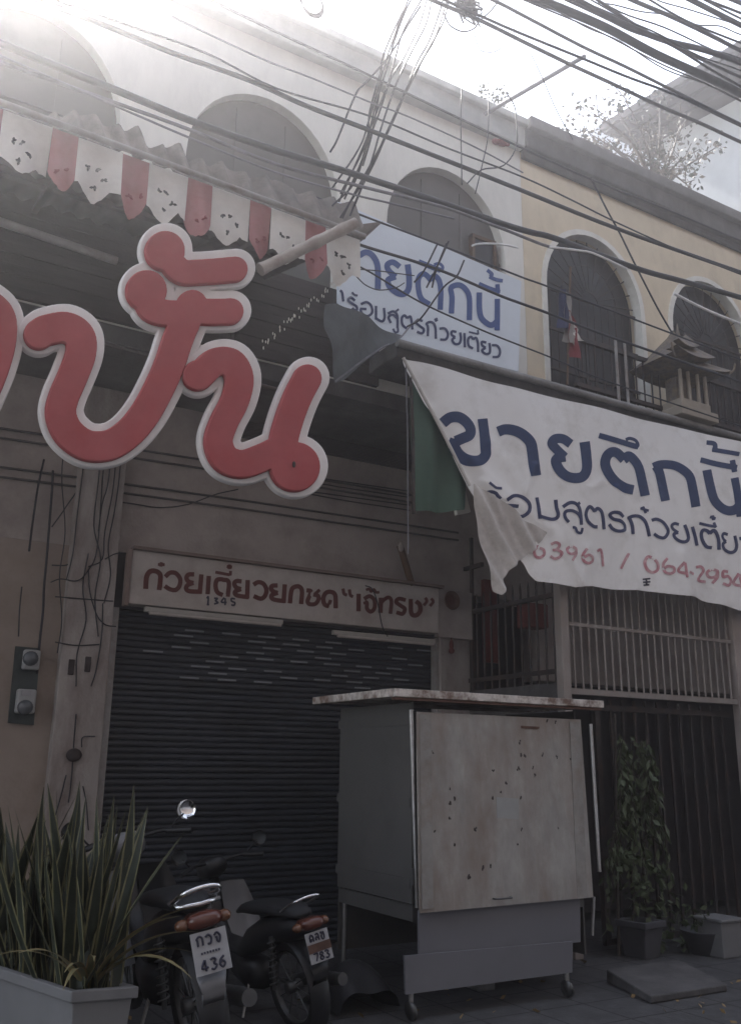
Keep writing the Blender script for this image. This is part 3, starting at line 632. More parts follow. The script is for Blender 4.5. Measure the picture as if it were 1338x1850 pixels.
# ------------------------------------------------------------------ upper sign on the canopy
us = empty('signboard', at(790, 640, -1.46), 'pale blue white sign with blue Thai lettering standing on the canopy', 'sign')
q = [at(611, 364, -1.46), at(941, 508, -1.46), at(936, 671, -1.46), at(611, 590, -1.46)]
MB().slab(q, (0, .03, 0)).build('panel', M['vinyl_blue'], us)
E1 = [(48, (38, 142), (90, 115), (140, 135), (180, 200), (190, 290), (188, 412)), (46, (365, 232), (310, 195), (265, 215), (275, 260), (332, 312)), (48, (332, 310), (270, 340), (290, 400), (350, 445), (400, 450), (435, 410), (440, 320), (428, 212)),
 (44, (605, 535), (540, 490), (515, 410), (515, 330), (545, 290), (580, 300), (622, 348)), (44, (618, 346), (640, 305), (680, 340), (695, 430), (690, 578)), (42, (515, 190), (600, 225), (695, 262)), (24, (640, 215), (680, 205), (710, 230), (706, 262)),
 (44, (780, 608), (785, 480), (775, 410), (800, 385), (850, 380), (900, 420), (925, 490), (925, 662)),
 (46, (1005, 438), (1005, 560), (1020, 640), (1070, 690), (1110, 700), (1155, 665)), (44, (1150, 490), (1150, 600), (1148, 745)), (38, (1000, 370), (1080, 405), (1170, 437)), (36, (1150, 372), (1156, 442)), (30, (1068, 258), (1105, 290), (1092, 312)), (30, (1085, 312), (1140, 335), (1194, 345))]
f = Field(643, 445, 915, 602, .9); strokes(f, (640, 430), 4.46, 46, E1); lay(f, lambda x, y: at(x, y, -1.4635)).build('headline', M['ink_blue_bright'], us)
F1 = [((60, 60), (75, 80), (84, 145)), ((172, 138), (140, 115), (120, 135), (150, 160), (185, 185), (180, 215), (148, 195)), (16, (148, 75), (168, 95), (192, 100)),
 ((215, 165), (260, 150), (295, 180), (300, 230), (265, 255), (225, 235), (212, 202)), ((208, 200), (258, 202)), ((330, 178), (330, 282)), ((325, 270), (375, 295), (395, 265), (390, 193)),
 ((442, 308), (425, 265), (455, 245), (490, 272)), ((492, 347), (490, 250), (460, 220), (418, 237)), (16, (478, 222), (502, 202)), (16, (458, 350), (475, 378), (495, 372), (495, 345)),
 ((562, 350), (530, 320), (525, 270), (545, 250), (566, 272)), ((564, 270), (590, 260), (600, 310), (605, 357)), ((682, 292), (650, 285), (630, 302), (660, 330), (690, 355), (678, 385), (638, 373)),
 ((720, 407), (722, 340), (712, 312), (745, 300), (775, 330), (782, 427)), (14, (770, 276), (797, 290)), (14, (790, 268), (778, 298)), ((808, 350), (850, 350), (872, 390), (858, 430), (813, 433)),
 ((937, 375), (905, 370), (900, 395), (927, 415)), ((927, 415), (905, 435), (925, 465), (958, 462), (970, 425), (965, 378)), ((997, 383), (1000, 492)),
 ((1062, 500), (1030, 480), (1025, 430), (1045, 412), (1066, 432)), ((1064, 430), (1085, 420), (1098, 460), (1100, 527)), (14, (1030, 375), (1102, 392)), (14, (1098, 360), (1102, 394)),
 ((1162, 455), (1130, 450), (1130, 475), (1157, 495)), ((1157, 495), (1130, 515), (1155, 540), (1185, 535), (1190, 500), (1185, 458)), ((1203, 475), (1245, 480), (1265, 520), (1253, 560), (1208, 565))]
f = Field(610, 515, 910, 655, .6); strokes(f, (600, 510), 4.181, 19, F1); lay(f, lambda x, y: at(x, y, -1.4635)).build('second_line', M['ink_navy'], us)

# ------------------------------------------------------------------ awning with scalloped valance
RY = -2.55
aw = empty('awning', (1.5, RY, 5.05), 'old corrugated awning with red and white scalloped valance over the cream shop', 'awning')
def rodz(X): return 5.077-.028*X
b = MB(); b.tube([(-1.6, RY-.065, rodz(-1.6)+.02), (2.83, RY-.065, rodz(2.83)+.02)], .021, 10)
b.build('rod', M['frame_metal'], aw)
# corrugated sheet underside from rod back to the wall
b = MB(); nx = 150; ny = 4; vs = []
for i in range(nx+1):
    X = -1.6+4.4*i/nx
    for j in range(ny+1):
        t = j/ny; vs.append((X, RY+.03+t*(1.50), rodz(X)+.03+t*.42+.022*math.sin(X*2*math.pi/.14)))
b.add(vs, [(i*(ny+1)+j, (i+1)*(ny+1)+j, (i+1)*(ny+1)+j+1, i*(ny+1)+j+1) for i in range(nx) for j in range(ny)], 0, True)
b.build('corrugated_sheet', M['zinc_dark'], aw)
b = MB()
for Y, dz in ((-2.1, .10), (-1.6, .24)): b.box((-1.6, Y-.025, rodz(0)+dz-.03), (2.8, Y+.025, rodz(0)+dz+.03))
for X in (-.6, .9, 2.3): b.hexa([(X-.02, RY, rodz(X)-.03), (X+.02, RY, rodz(X)-.03), (X+.02, -1.0, rodz(X)+.36), (X-.02, -1.0, rodz(X)+.36), (X-.02, RY, rodz(X)+.01), (X+.02, RY, rodz(X)+.01), (X+.02, -1.0, rodz(X)+.40), (X-.02, -1.0, rodz(X)+.40)])
b.build('purlin', M['iron'], aw)
b = MB(); b.tube([at(-60, 380, -2.1), at(212, 472, -2.1)], .028, 8); b.build('light_pipe', M['frame_metal'], aw)
# valance: measured stripe edges along the rod in photo px
edges = [-64, -22, 8, 95, 142, 222, 270, 340, 384, 452, 490, 548, 588, 652]
cols = [1, 0, 0, 1, 0, 1, 0, 1, 0, 1, 0, 1, 0]      # built left to right, 0 = white
cols = [0, 1, 0, 1, 0, 1, 0, 1, 0, 1, 0, 1, 0]
edges = [-52, 6, 10, 95, 142, 222, 270, 340, 384, 452, 490, 552, 588, 650]
edges = [-130, -28, 6, 95, 142, 222, 270, 340, 384, 452, 490, 552, 588, 650]
cols = [0, 1, 0, 1, 0, 1, 0, 1, 0, 1, 0, 1, 0]
def rod_px_y(x): return 203+.3654*x
for k in range(13):
    xa, xb = edges[k], edges[k+1]; A = at(xa, rod_px_y(xa), RY-.03); B_ = at(xb, rod_px_y(xb), RY-.03)
    tgt = MB(); n = 14; wide = B_.x-A.x; rows = 6; vs = []; rk = random.Random(k*91)
    for i in range(n+1):
        t = i/n; X = A.x+wide*t
        if cols[k]: dep = .29+.11*max(0, math.sin(math.pi*t))**.8
        else: dep = .285+.125*max(0, 1-abs((t-.45)/.34)**1.4)+.02*math.cos(t*6.28)
        dep += rk.uniform(-.006, .006)
        for j in range(rows+1):
            q = j/rows
            vs.append((X, RY-.03+.022*math.sin(X*17+k)*q+.025*q*math.sin(t*math.pi*2+k), rodz(X)+.005-dep*q))
    tgt.add(vs, [(i*(rows+1)+j, (i+1)*(rows+1)+j, (i+1)*(rows+1)+j+1, i*(rows+1)+j+1) for i in range(n) for j in range(rows)], 0, True)
    vo = tgt.build('valance', M['val_red' if cols[k] else 'val_white'], aw)
    for du, dv in (((.24, .20), (.42, .195), (.60, .25), (.40, .32)) if not cols[k] else ((.3, .30), (.68, .27))):
        X = A.x+wide*du; c = Vector((X, RY-.075, rodz(X)-dv)); dots = MB()
        for q in range(4):
            a = rk.uniform(0, 6.28); e = Vector((math.cos(a), 0, math.sin(a)))*rk.uniform(.012, .03); dots.tube([c, c+e*.6, c+e], [.004, .008, .002], 5)
        dots.build('printed_flower', M['val_dot' if not cols[k] else 'flag_red'], vo)
# old corrugated sheet standing over the awning front
top = [(-60, 165), (60, 205), (150, 205), (200, 232), (225, 236), (245, 236), (262, 262), (285, 268), (305, 262), (335, 262), (343, 282), (385, 292), (412, 290), (432, 308), (470, 318), (500, 322), (520, 345), (555, 352), (580, 360), (640, 372), (660, 405), (640, 425)]
f = Field(-70, 155, 690, 470, 5.0).poly(top+[(x, rod_px_y(x)-4) for x in range(600, -61, -60)])
rt = random.Random(11)
def tp(x, y):
    h = (rod_px_y(x)-y)/90
    return at(x, y, RY+.05+.25*h)+Vector((0, .035*math.sin(2*math.pi*(x-.35*y)/34)+.03*math.sin(x*.017+1), 0))
lay(f, tp).build('old_sheet', M['tarp_old'], aw)
b = MB(); b.slab([at(628, 408, -2.3), at(692, 400, -2.3), at(660, 424, -2.3), at(640, 430, -2.3)], (0, .3, 0)); b.build('torn_sheet', M['tarp_old'], aw)
# bamboo pole
b = MB(); P0 = at(642, 403, -2.78); P1 = at(470, 487, -2.70); n = 14
b.tube([P1.lerp(P0, i/n) for i in range(n+1)], [.038+(.005 if i % 4 == 0 else 0) for i in range(n+1)], 12)
tag(b.build('bamboo_pole', M['bamboo']), 'thick pale pole poking out under the right end of the awning valance', 'pole')
# grey tarp corner
tq = [(588, 548), (612, 545), (650, 567), (690, 590), (724, 607), (712, 620), (690, 630), (660, 652), (625, 684), (608, 691), (600, 650), (588, 590)]
f = Field(585, 495, 745, 700, 4.0).poly(tq)
b = lay(f, lambda x, y: at(x, y, -2.2+.005*(x-600)*.8)+Vector((0, .03*math.sin((x+y)*.05), 0)))
tag(b.build('grey_tarp', M['tarp_grey']), 'dark grey tarpaulin corner hanging in front of the pale blue sign', 'tarpaulin')
b = MB(); b.tube(spline([at(605, 690, -2.2), at(650, 655, -2.05), at(690, 628, -1.9), at(720, 612, -1.6), at(742, 588, -1.5), at(755, 576, -1.5)], 5), .007, 6)
tag(b.build('cord', M['cable_grey']), 'pale cord tying the grey tarpaulin corner to the canopy', 'cord')
fr = MB(); rf = random.Random(5)
for k in range(46):
    t = k/45; x = 612-t*140+rf.uniform(-4, 4); y = 505+t*118+rf.uniform(-6, 6); p = at(x, y, -2.3)
    fr.ball(p, .005, .004, .010+.006*rf.random(), 6, 4)
tag(fr.build('bead_string', M['trim_white']), 'string of small white beads slanting down from the valance end', 'string')

# ------------------------------------------------------------------ big red letters
LY = -2.72
sg = empty('letter_sign', at(300, 680, LY), 'huge red Thai letters with white outlines hanging below the valance', 'sign')
def zz(L): return [(x/2, 400+y/2) for x, y in L]
groups = {
 'letter_left': [(118, (-140, 260), (-60, 300), (-5, 350), (0, 430), (-25, 530), (-70, 640), (-120, 740))],
 'letter_u': [(112, (140, 412), (165, 398), (235, 388), (285, 420), (290, 480), (262, 560), (228, 640), (218, 700), (245, 765), (310, 812), (390, 812), (460, 770), (520, 700), (570, 610), (610, 520), (640, 430), (690, 308))],
 'letter_n': [(104, (718, 562), (770, 515), (830, 515), (860, 570), (845, 650), (805, 730), (785, 800), (810, 860), (870, 880), (940, 858), (1000, 830)), (104, (1105, 572), (1070, 640), (1040, 720), (1020, 800), (1030, 850))],
}
tone = [(96, (525, 258), (545, 320), (620, 338), (700, 330), (770, 332), (828, 330)), (92, (600, 130), (650, 185), (720, 188), (845, 178))]
def letter(strk, blobs, name, label=None):
    xs = [p[0] for s in strk for p in s[1:]]+[p[0] for p in blobs]; ys = [p[1] for s in strk for p in s[1:]]+[p[1] for p in blobs]
    f = Field(min(xs)/2-75, 400+min(ys)/2-75, max(xs)/2+75, 400+max(ys)/2+75, 1.5)
    for s in strk: f.stroke(zz(s[1:]), s[0]/2, flat=False)
    for x, y, r in blobs: f.stroke([(x/2, 400+y/2), (x/2+.5, 400+y/2)], r, flat=False)
    return f
parts = [(groups['letter_left'], []), (groups['letter_u']+tone, [(525, 255, 74), (592, 112, 72)]), (groups['letter_n'], [(712, 560, 56), (1060, 890, 90)])]
white = None
for i, (s, bl) in enumerate(parts):
    f = letter(s, bl, '')
    wb = raised(f, LY+.05-.004*i, .045, 2.5, off=12.5); wb.build('outline', M['letter_white'], sg)
    rb = raised(f, LY-.004-.004*i, .03, 2); rb.build('letter', M['letter_red'], sg)
b = MB()
for x, ya, yb in ((120, 640, 660), (330, 560, 640), (420, 640, 660)):
    b.tube([at(x, ya-60, LY+.12), at(x, yb, LY+.12)], .012, 6)
b.tube([at(-40, 560, LY+.12), at(560, 720, LY+.12)], .014, 6); b.build('hanger', M['iron'], sg)
p = at(531, 839, LY-.06); MB().ball(p, .012, .006, .02).build('screw_hole', M['hole_dark'], sg)

# ------------------------------------------------------------------ food cart
CY = -2.25
cart = empty('food_cart', (4.2, CY, 0), 'closed metal food cart with stained pale front panel and rusty white roof edge', 'cart')
def pt(x, y, Y=CY): return at(x, y, Y)
X0, X1, YB = 3.47, 5.02, -1.2
b = MB(); b.box((3.30, -2.30, 1.925), (5.17, -2.265, 1.978)); b.box((3.28, -2.262, 1.925), (3.315, -1.15, 1.978), 0); b.box((3.316, -2.262, 1.935), (5.14, -1.15, 1.97), 0); b.box((5.14, -2.262, 1.925), (5.172, -1.15, 1.978), 0)
b.build('roof', M['cart_roof'], cart, bevel=.004)
b = MB(); b.box((3.30, -2.29, 1.905), (5.15, -2.25, 1.923)); b.build('roof_lip', M['rust'], cart)
q = [pt(752, 1286, CY), pt(1048, 1300, CY), pt(1071, 1621, CY-.12), pt(758, 1650, CY-.12)]
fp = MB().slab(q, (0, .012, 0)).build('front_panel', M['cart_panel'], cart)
def onq(x, y):                       # point on the tilted front panel
    t = (y-1290)/350; return pt(x, y, CY-.12*t-.0035)
rh = random.Random(2)
for x, y, r in ((890, 1390, 5), (914, 1415, 5), (938, 1390, 6), (940, 1362, 5), (948, 1365, 5), (904, 1430, 4), (890, 1442, 5), (940, 1441, 5), (820, 1445, 5), (812, 1426, 4), (812, 1450, 5), (785, 1502, 4), (820, 1526, 6), (860, 1498, 5), (935, 1526, 5), (942, 1500, 4), (1008, 1496, 4), (1005, 1367, 5), (1030, 1372, 4), (980, 1362, 5), (812, 1478, 4), (782, 1360, 3), (872, 1567, 6), (885, 1565, 5), (846, 1585, 7), (962, 1385, 4), (966, 1400, 4), (938, 1340, 5), (988, 1302, 5), (1003, 1304, 4)):
    h = MB(); p = onq(x, y)
    for _ in range(3): h.ball(p+Vector((rh.gauss(0, r*.0009), 0, rh.gauss(0, r*.0014))), r*.0013*rh.uniform(.6, 1.2), .0015, r*.0018*rh.uniform(.6, 1.3), 8, 4)
    h.build('rust_spot', M['hole_dark'], fp)
for xa, xb in ((757, 778), (1028, 1046)): MB().slab([onq(xa, 1290+.05*(xa-757)), onq(xb, 1291+.05*(xb-757)), onq(xb+(14 if xa > 900 else 4), 1622-.09*(xb-1046) if xa > 900 else 1640), onq(xa+(14 if xa > 900 else 5), 1624 if xa > 900 else 1643)], (0, -.003, 0)).build('edge_strip', M['cart_strip'], fp)
for x, y in ((767, 1300), (768, 1380), (769, 1460), (770, 1540), (1037, 1312), (1043, 1400), (1048, 1480), (1052, 1560)): MB().ball(onq(x, y), .006, .004, .006, 8, 5).build('rivet', M['steel_dull'], fp)
MB().slab([onq(940, 1311), onq(974, 1313), onq(973, 1317), onq(941, 1316)], (0, -.001, 0)).build('scrape', M['rust'], fp)
MB().slab([onq(896, 1440), onq(936, 1443), onq(936, 1480), onq(897, 1478)], (0, -.002, 0)).build('patch', M['patch'], fp)
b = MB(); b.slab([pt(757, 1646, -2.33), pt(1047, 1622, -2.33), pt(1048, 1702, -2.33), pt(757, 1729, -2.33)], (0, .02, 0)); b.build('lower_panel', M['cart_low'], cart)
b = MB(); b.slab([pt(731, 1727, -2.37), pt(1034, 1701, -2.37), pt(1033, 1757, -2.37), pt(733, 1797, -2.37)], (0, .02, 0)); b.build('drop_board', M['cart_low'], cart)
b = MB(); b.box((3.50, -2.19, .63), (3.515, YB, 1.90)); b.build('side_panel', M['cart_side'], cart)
for z in (.75, 1.25, 1.78): MB().box((3.494, -2.17, z-.03), (3.499, YB+.02, z+.03)).build('side_batten', M['cart_side'], cart)
for z in (.8, 1.7): MB().tube([(3.475, -2.24, z-.05), (3.475, -2.24, z+.05)], .012, 8).build('hinge', M['steel_dull'], cart)
h = onq(905, 1622); MB().tube(spline([h+Vector((-.07, -.002, 0)), h+Vector((-.06, -.03, 0)), h+Vector((.06, -.03, 0)), h+Vector((.07, -.002, 0))], 4), .006, 6).build('handle', M['steel_dull'], fp)
b = MB(); b.box((5.0, -2.15, .2), (5.015, YB, 1.90)); b.box((3.52, YB, .2), (5.0, YB+.015, 1.90)); b.build('back_panel', M['cart_side'], cart)
b = MB(); b.box((3.52, -2.17, .52), (4.99, YB, .62)); b.build('counter', M['cart_side'], cart)
for (x0, y0, x1, y1), nm in (((742, 1282, 753, 1640), 0), ((1066, 1308, 1082, 1575), 1)):
    MB().tube([pt(x0, y0, CY), pt(x1, y1, CY-(.06 if nm else .0))], .014, 8).build('post', M['steel'], cart)
for x, yt, yb in ((738, 1790, 1828), (1018, 1755, 1806)):
    a = pt(x, yt, -2.32); lg = MB().tube([(a.x, -2.345, .10), (a.x, -2.345, .30)], .016, 8).build('leg', M['steel'], cart)
    MB().lathe([(0, -.015), (.05, -.015), (.055, 0), (.05, .015), (0, .015)], (a.x, -2.345, .055), (1, 0, .15), 16).build('caster', M['steel_dull'], lg)
for X in (3.55, 4.95): MB().tube([(X, YB-.03, 0), (X, YB-.03, 1.9)], .016, 8).build('leg', M['steel'], cart)
b = MB(); b.tube([pt(1072, 1620, -1.9), pt(1069, 1690, -1.9)], .012, 8); b.build('strut', M['steel'], cart)
b = MB(); a = pt(872, 1800, -1.9); b.box((a.x-.07, -1.95, .0), (a.x+.07, -1.8, .19)); tag(b.build('brick_block', M['concrete'], bevel=.008), 'pale concrete block standing on the ground under the cart', 'block')

# ------------------------------------------------------------------ motorcycles
DIG = {'4': [((.62, 0), (.62, 1)), ((.55, 1), (.05, .32), (.95, .32))], '3': [((.1, .9), (.5, 1), (.85, .8), (.5, .55)), ((.5, .55), (.9, .3), (.5, 0), (.1, .1))], '6': [((.8, .95), (.3, .7), (.12, .3), (.5, 0), (.88, .3), (.5, .55), (.15, .35))],
       '7': [((.08, 1), (.92, 1), (.4, 0))], '8': [((.5, .55), (.15, .78), (.5, 1), (.85, .78), (.5, .55), (.1, .25), (.5, 0), (.9, .25), (.5, .55))],
       'k': [((.15, 0), (.15, .6), (.05, .75), (.45, 1), (.85, .75), (.85, 0))], 'w': [((.1, .8), (.5, 1), (.88, .65), (.7, .08), (.3, .05))], 'j': [((.1, .75), (.5, 1), (.9, .6), (.7, 0), (.4, .15), (.4, .5), (.2, .5))],
       'c': [((.15, 0), (.12, .6), (.45, 1), (.85, .7), (.85, 0)), ((.3, .05), (.5, .45))], 'l': [((.2, .85), (.55, 1), (.85, .7), (.85, 0)), ((.25, .05), (.15, .4), (.5, .5), (.85, .3))], 'x': [((.1, .85), (.35, 1), (.45, .65), (.2, .4), (.35, 0), (.75, .05), (.85, .4), (.82, 1))]}
def plate_text(rows, Wp, Hp, c, rot):
    b = MB()
    for txt, u0, v0, cw, ch in rows:
        for i, chh in enumerate(txt):
            for st in DIG[chh]:
                P = [c+rot @ Vector((u0+i*cw*1.25+p[0]*cw, -.004, v0+p[1]*ch)) for p in spline([(a, d, 0) for a, d in st], 4)]
                b.tube(P, .0052, 5)
    return b
def wheel(root, y, r, nm='wheel'):
    wo = MB().lathe([(r-.055, -.025), (r-.03, -.038), (r-.005, -.022), (r, 0), (r-.005, .022), (r-.03, .038), (r-.055, .025), (r-.055, -.025)], (0, y, r), (1, 0, 0), 32).build(nm, M['tyre'], root, local=True)
    rm = MB(); rm.lathe([(r-.06, -.02), (r-.075, 0), (r-.06, .02)], (0, y, r), (1, 0, 0), 32)
    for k in range(10):
        a = 2*math.pi*k/10; rm.tube([(0, y+.03*math.cos(a), r+.03*math.sin(a)), (0, y+(r-.07)*math.cos(a+.15), r+(r-.07)*math.sin(a+.15))], .005, 5)
    rm.lathe([(0, -.05), (.04, -.05), (.04, .05), (0, .05)], (0, y, r), (1, 0, 0), 14); rm.build('rim', M['steel_dull'], wo, local=True)
def loft(b, secs, n=14, mi=0):       # secs: (y, z, half width, half height)
    vs = []
    for y, z, wx, hz in secs:
        for k in range(n):
            a = 2*math.pi*k/n; ca, sa = math.cos(a), math.sin(a)
            vs.append((wx*math.copysign(abs(ca)**.75, ca), y, z+hz*math.copysign(abs(sa)**.75, sa)))
    m = len(secs)
    b.add(vs, [(i*n+k, i*n+(k+1) % n, (i+1)*n+(k+1) % n, (i+1)*n+k) for i in range(m-1) for k in range(n)]+[tuple(range(n))[::-1], tuple((m-1)*n+k for k in range(n))], mi, True)
def motorcycle(loc, rz, lean, label, rows, chrome_rail, second):
    root = empty('motorcycle', loc, label, 'motorcycle', 'motorcycles parked before the shutter', (0, lean, rz))
    wheel(root, 0, .285); wheel(root, 1.24, .285)
    b = MB(); loft(b, [(-.30, .70, .05, .03), (-.2, .69, .10, .07), (0, .66, .12, .09), (.25, .60, .12, .11), (.45, .52, .10, .10), (.62, .42, .07, .07), (.9, .45, .05, .05), (1.0, .62, .05, .06), (1.02, .85, .05, .05)])
    loft(b, [(.35, .30, .10, .09), (.5, .30, .12, .11), (.72, .33, .09, .09)]); b.build('body', M['moto_black'], root, local=True)
    b = MB(); loft(b, [(-.22, .775, .07, .02), (-.1, .79, .115, .035), (.1, .785, .125, .04), (.3, .765, .115, .045), (.5, .74, .09, .035), (.62, .70, .05, .02)]); b.build('seat', M['moto_seat'], root, local=True)
    r = MB()
    if chrome_rail: r.tube(spline([(-.10, -.12, .80), (-.11, -.24, .83), (-.085, -.33, .87), (0, -.35, .885), (.085, -.33, .87), (.11, -.24, .83), (.10, -.12, .80)], 5), .0125, 8); r.tube([(-.10, -.14, .80), (-.10, -.26, .80), (0, -.29, .80), (.10, -.26, .80), (.10, -.14, .80)], .0125, 8)
    else: r.tube(spline([(-.10, -.10, .80), (-.10, -.28, .88), (0, -.31, .90), (.10, -.28, .88), (.10, -.10, .80)], 5), .010, 8)
    r.build('grab_rail', M['chrome'], root, local=True)
    tl = MB(); loft(tl, [(-.37, .735, .05, .02), (-.34, .735, .085, .04), (-.25, .72, .09, .045)]); to = tl.build('tail_light', M['lens_red'], root, local=True)
    for s in (-1, 1): MB().ball((s*.105, -.30, .725), .035, .035, .028).build('indicator', M['lens_amber'], to, local=True)
    f = MB(); vs = []
    for i in range(11):              # rear mudguard
        a = R(100+i*14); rr = .335
        for wx, k in ((-.075, .97), (-.04, 1.04), (.04, 1.04), (.075, .97)): vs.append((wx, rr*k*math.cos(a)-.0, .285+rr*k*math.sin(a)))
    f.add(vs, [(i*4+k, (i+1)*4+k, (i+1)*4+k+1, i*4+k+1) for i in range(10) for k in range(3)], 0, True)
    f.build('mudguard', M['moto_black'], root, local=True)
    fl_ = MB(); loft(fl_, [(-.33, .36, .055, .006), (-.36, .42, .06, .01), (-.345, .50, .075, .012)]); fl_.build('mud_flap', M['moto_white'] if not second else M['moto_black'], root, local=True)
    rot = Matrix.Rotation(R(-14), 3, 'X'); c = Vector((0, -.375, .60))
    hw, hh = .0875, .0925; pm = MB(); pm.slab([c+rot @ Vector(p) for p in ((-hw, 0, -hh), (hw, 0, -hh), (hw, 0, hh), (-hw, 0, hh))], rot @ Vector((0, .004, 0)))
    pl = pm.build('license_plate', M['plate_white'], root, local=True)
    for row in rows: plate_text([row], hw, hh, c, rot).build('plate_lettering', M['sign_ink'], pl, local=True)
    t = MB()
    if second: t.slab([c+rot @ Vector(p) for p in ((-hw, -.003, -.03), (hw, -.003, -.03), (hw, -.003, .022), (-hw, -.003, .022))], rot @ Vector((0, -.002, 0))); t.build('plate_band', M['rust'], pl, local=True)
    else:
        for i in range(7): t.box((-.05+i*.014, -.38, .6-.006), (-.042+i*.014, -.378, .6+.004))
        t.v = [tuple(c+rot @ (Vector(v)-Vector((0, -.375, .60)))) for v in t.v]; t.build('plate_small_print', M['sign_ink'], pl, local=True)
    for s in (-1, 1):
        sp = MB(); pts = []
        for k in range(60):
            u = k/59; a = 2*math.pi*8*u; base = Vector((s*.135, .02-.02*u, .32+.30*u)); pts.append(base+Vector((.026*math.cos(a), .026*math.sin(a), 0)))
        sp.tube(pts, .006, 5); sp.tube([(s*.135, .02, .30), (s*.135, 0, .64)], .014, 8); sp.build('shock_absorber', M['steel_dull'], root, local=True)
    e = MB(); e.tube(spline([(.10, .55, .22), (.15, .3, .22), (.17, .1, .27), (.175, -.15, .31), (.175, -.34, .34)], 5), [.018]*6+[.045]*12+[.04]*3, 12); e.build('exhaust', M['steel_dull'], root, local=True)
    for s in (-1, 1):                # leg shields
        lsd = MB(); vs = []
        for i in range(7):
            t = i/6; z = .34+.50*t; y = .80+.16*t+.05*math.sin(math.pi*t); wx = .09+.13*math.sin(math.pi*(.25+.62*t))
            for yy in (0, .035): vs += [(s*.05, y+.05+yy, z), (s*(.05+wx*.6), y+.02+yy, z), (s*(.05+wx), y-.06+yy, z)]
        fs = []
        for i in range(6):
            o = i*6
            for base in (0, 3):
                for k in range(2): fs.append((o+base+k, o+base+k+1, o+6+base+k+1, o+6+base+k))
            fs.append((o+2, o+5, o+11, o+8))
        lsd.add(vs, fs, 0, True); lsd.build('leg_shield', M['moto_white'] if s < 0 or second else M['moto_black'], root, local=True)
    hd = MB(); loft(hd, [(.93, .98, .08, .05), (1.0, .97, .11, .08), (1.10, .95, .10, .085), (1.16, .93, .06, .06)]); ho = hd.build('headlight', M['moto_white'] if not second else M['moto_black'], root, local=True)
    MB().lathe([(.075, 0), (.07, .015), (0, .03)], (0, 1.15, .935), (0, 1, -.1), 18).build('lens', M['glass'], ho, local=True)
    hb = MB(); hb.tube(spline([(-.34, .84, 1.0), (-.2, .93, 1.02), (0, .98, 1.0), (.2, .93, 1.02), (.34, .84, 1.0)], 5), .012, 8)
    for s in (-1, 1): hb.tube([(s*.22, .92, 1.015), (s*.35, .835, 1.0)], .018, 8)
    hb.build('handlebar', M['moto_black'], root, local=True)
    for s in (-1, 1):
        mr = MB(); mr.tube(spline([(s*.24, .91, 1.02), (s*.29, .88, 1.08), (s*.32, .86, 1.10)], 4), .006, 6)
        mr.lathe([(0, .02), (.05, .018), (.06, .006), (.06, 0)], (s*.34, .87, 1.12), (0, 1, 0), 20); mo = mr.build('mirror', M['moto_black'], root, local=True)
        MB().lathe([(0, 0), (.057, 0), (.057, .003)], (s*.34, .868, 1.12), (0, -1, .12) if s > 0 and not second else (-.5, -1, -.5), 20).build('mirror_glass', M['mirror'] if s > 0 and not second else M['glass'], mo, local=True)  # darker glass on the other mirrors puts a dim reflection into the colour
    fk = MB()
    for s in (-1, 1): fk.tube([(s*.075, 1.24, .285), (s*.07, 1.06, .78)], .016, 8)
    fm = [(a, .31) for a in range(20, 165, 18)]
    vs = []
    for a, rr in fm:
        for wx in (-.06, 0, .06): vs.append((wx, 1.24+rr*math.cos(R(a)), .285+rr*math.sin(R(a))+(.02 if wx == 0 else 0)))
    fk.add(vs, [(i*3+k, (i+1)*3+k, (i+1)*3+k+1, i*3+k+1) for i in range(len(fm)-1) for k in range(2)], 0, True)
    fk.build('front_fork', M['moto_black'], root, local=True)
    ks = MB(); ks.tube([(-.08, .45, .28), (-.22, .38, .02)], .010, 8); ks.build('side_stand', M['steel'], root, local=True)
    return root
motorcycle((1.90, -2.72, .05), R(-2), R(-10), 'black motorcycle with looped chrome rail beside the snake plant pot', [('kwj', -.062, .032, .034, .042), ('436', -.058, -.078, .034, .048)], True, False)
mb2 = motorcycle((2.75, -2.12, -.03), R(6), R(-10), 'black motorcycle with split reddish number plate nearest the food cart', [('clx', -.062, .036, .034, .042), ('783', -.058, -.08, .034, .044)], False, True)
mb2.scale = (.88, .88, .88)
# low black sheet-covered bundle between bikes and cart
b = MB(); vs = []; n = 20
for j in range(9):
    for i in range(n+1):
        u = i/n; v = j/8; X = 3.02+.44*u; Y = -2.12+.5*v
        vs.append((X, Y, .02+.24*math.sin(math.pi*min(1, max(0, u)))**.5*math.sin(math.pi*min(1, v*.9+.08))**.5+.02*math.sin(9*u+4*v)))
b.add(vs, [(j*(n+1)+i, j*(n+1)+i+1, (j+1)*(n+1)+i+1, (j+1)*(n+1)+i) for j in range(8) for i in range(n)], 0, True)
tag(b.build('covered_bundle', M['plastic_black']), 'low bundle under black plastic sheet beside the cart wheels', 'bundle')

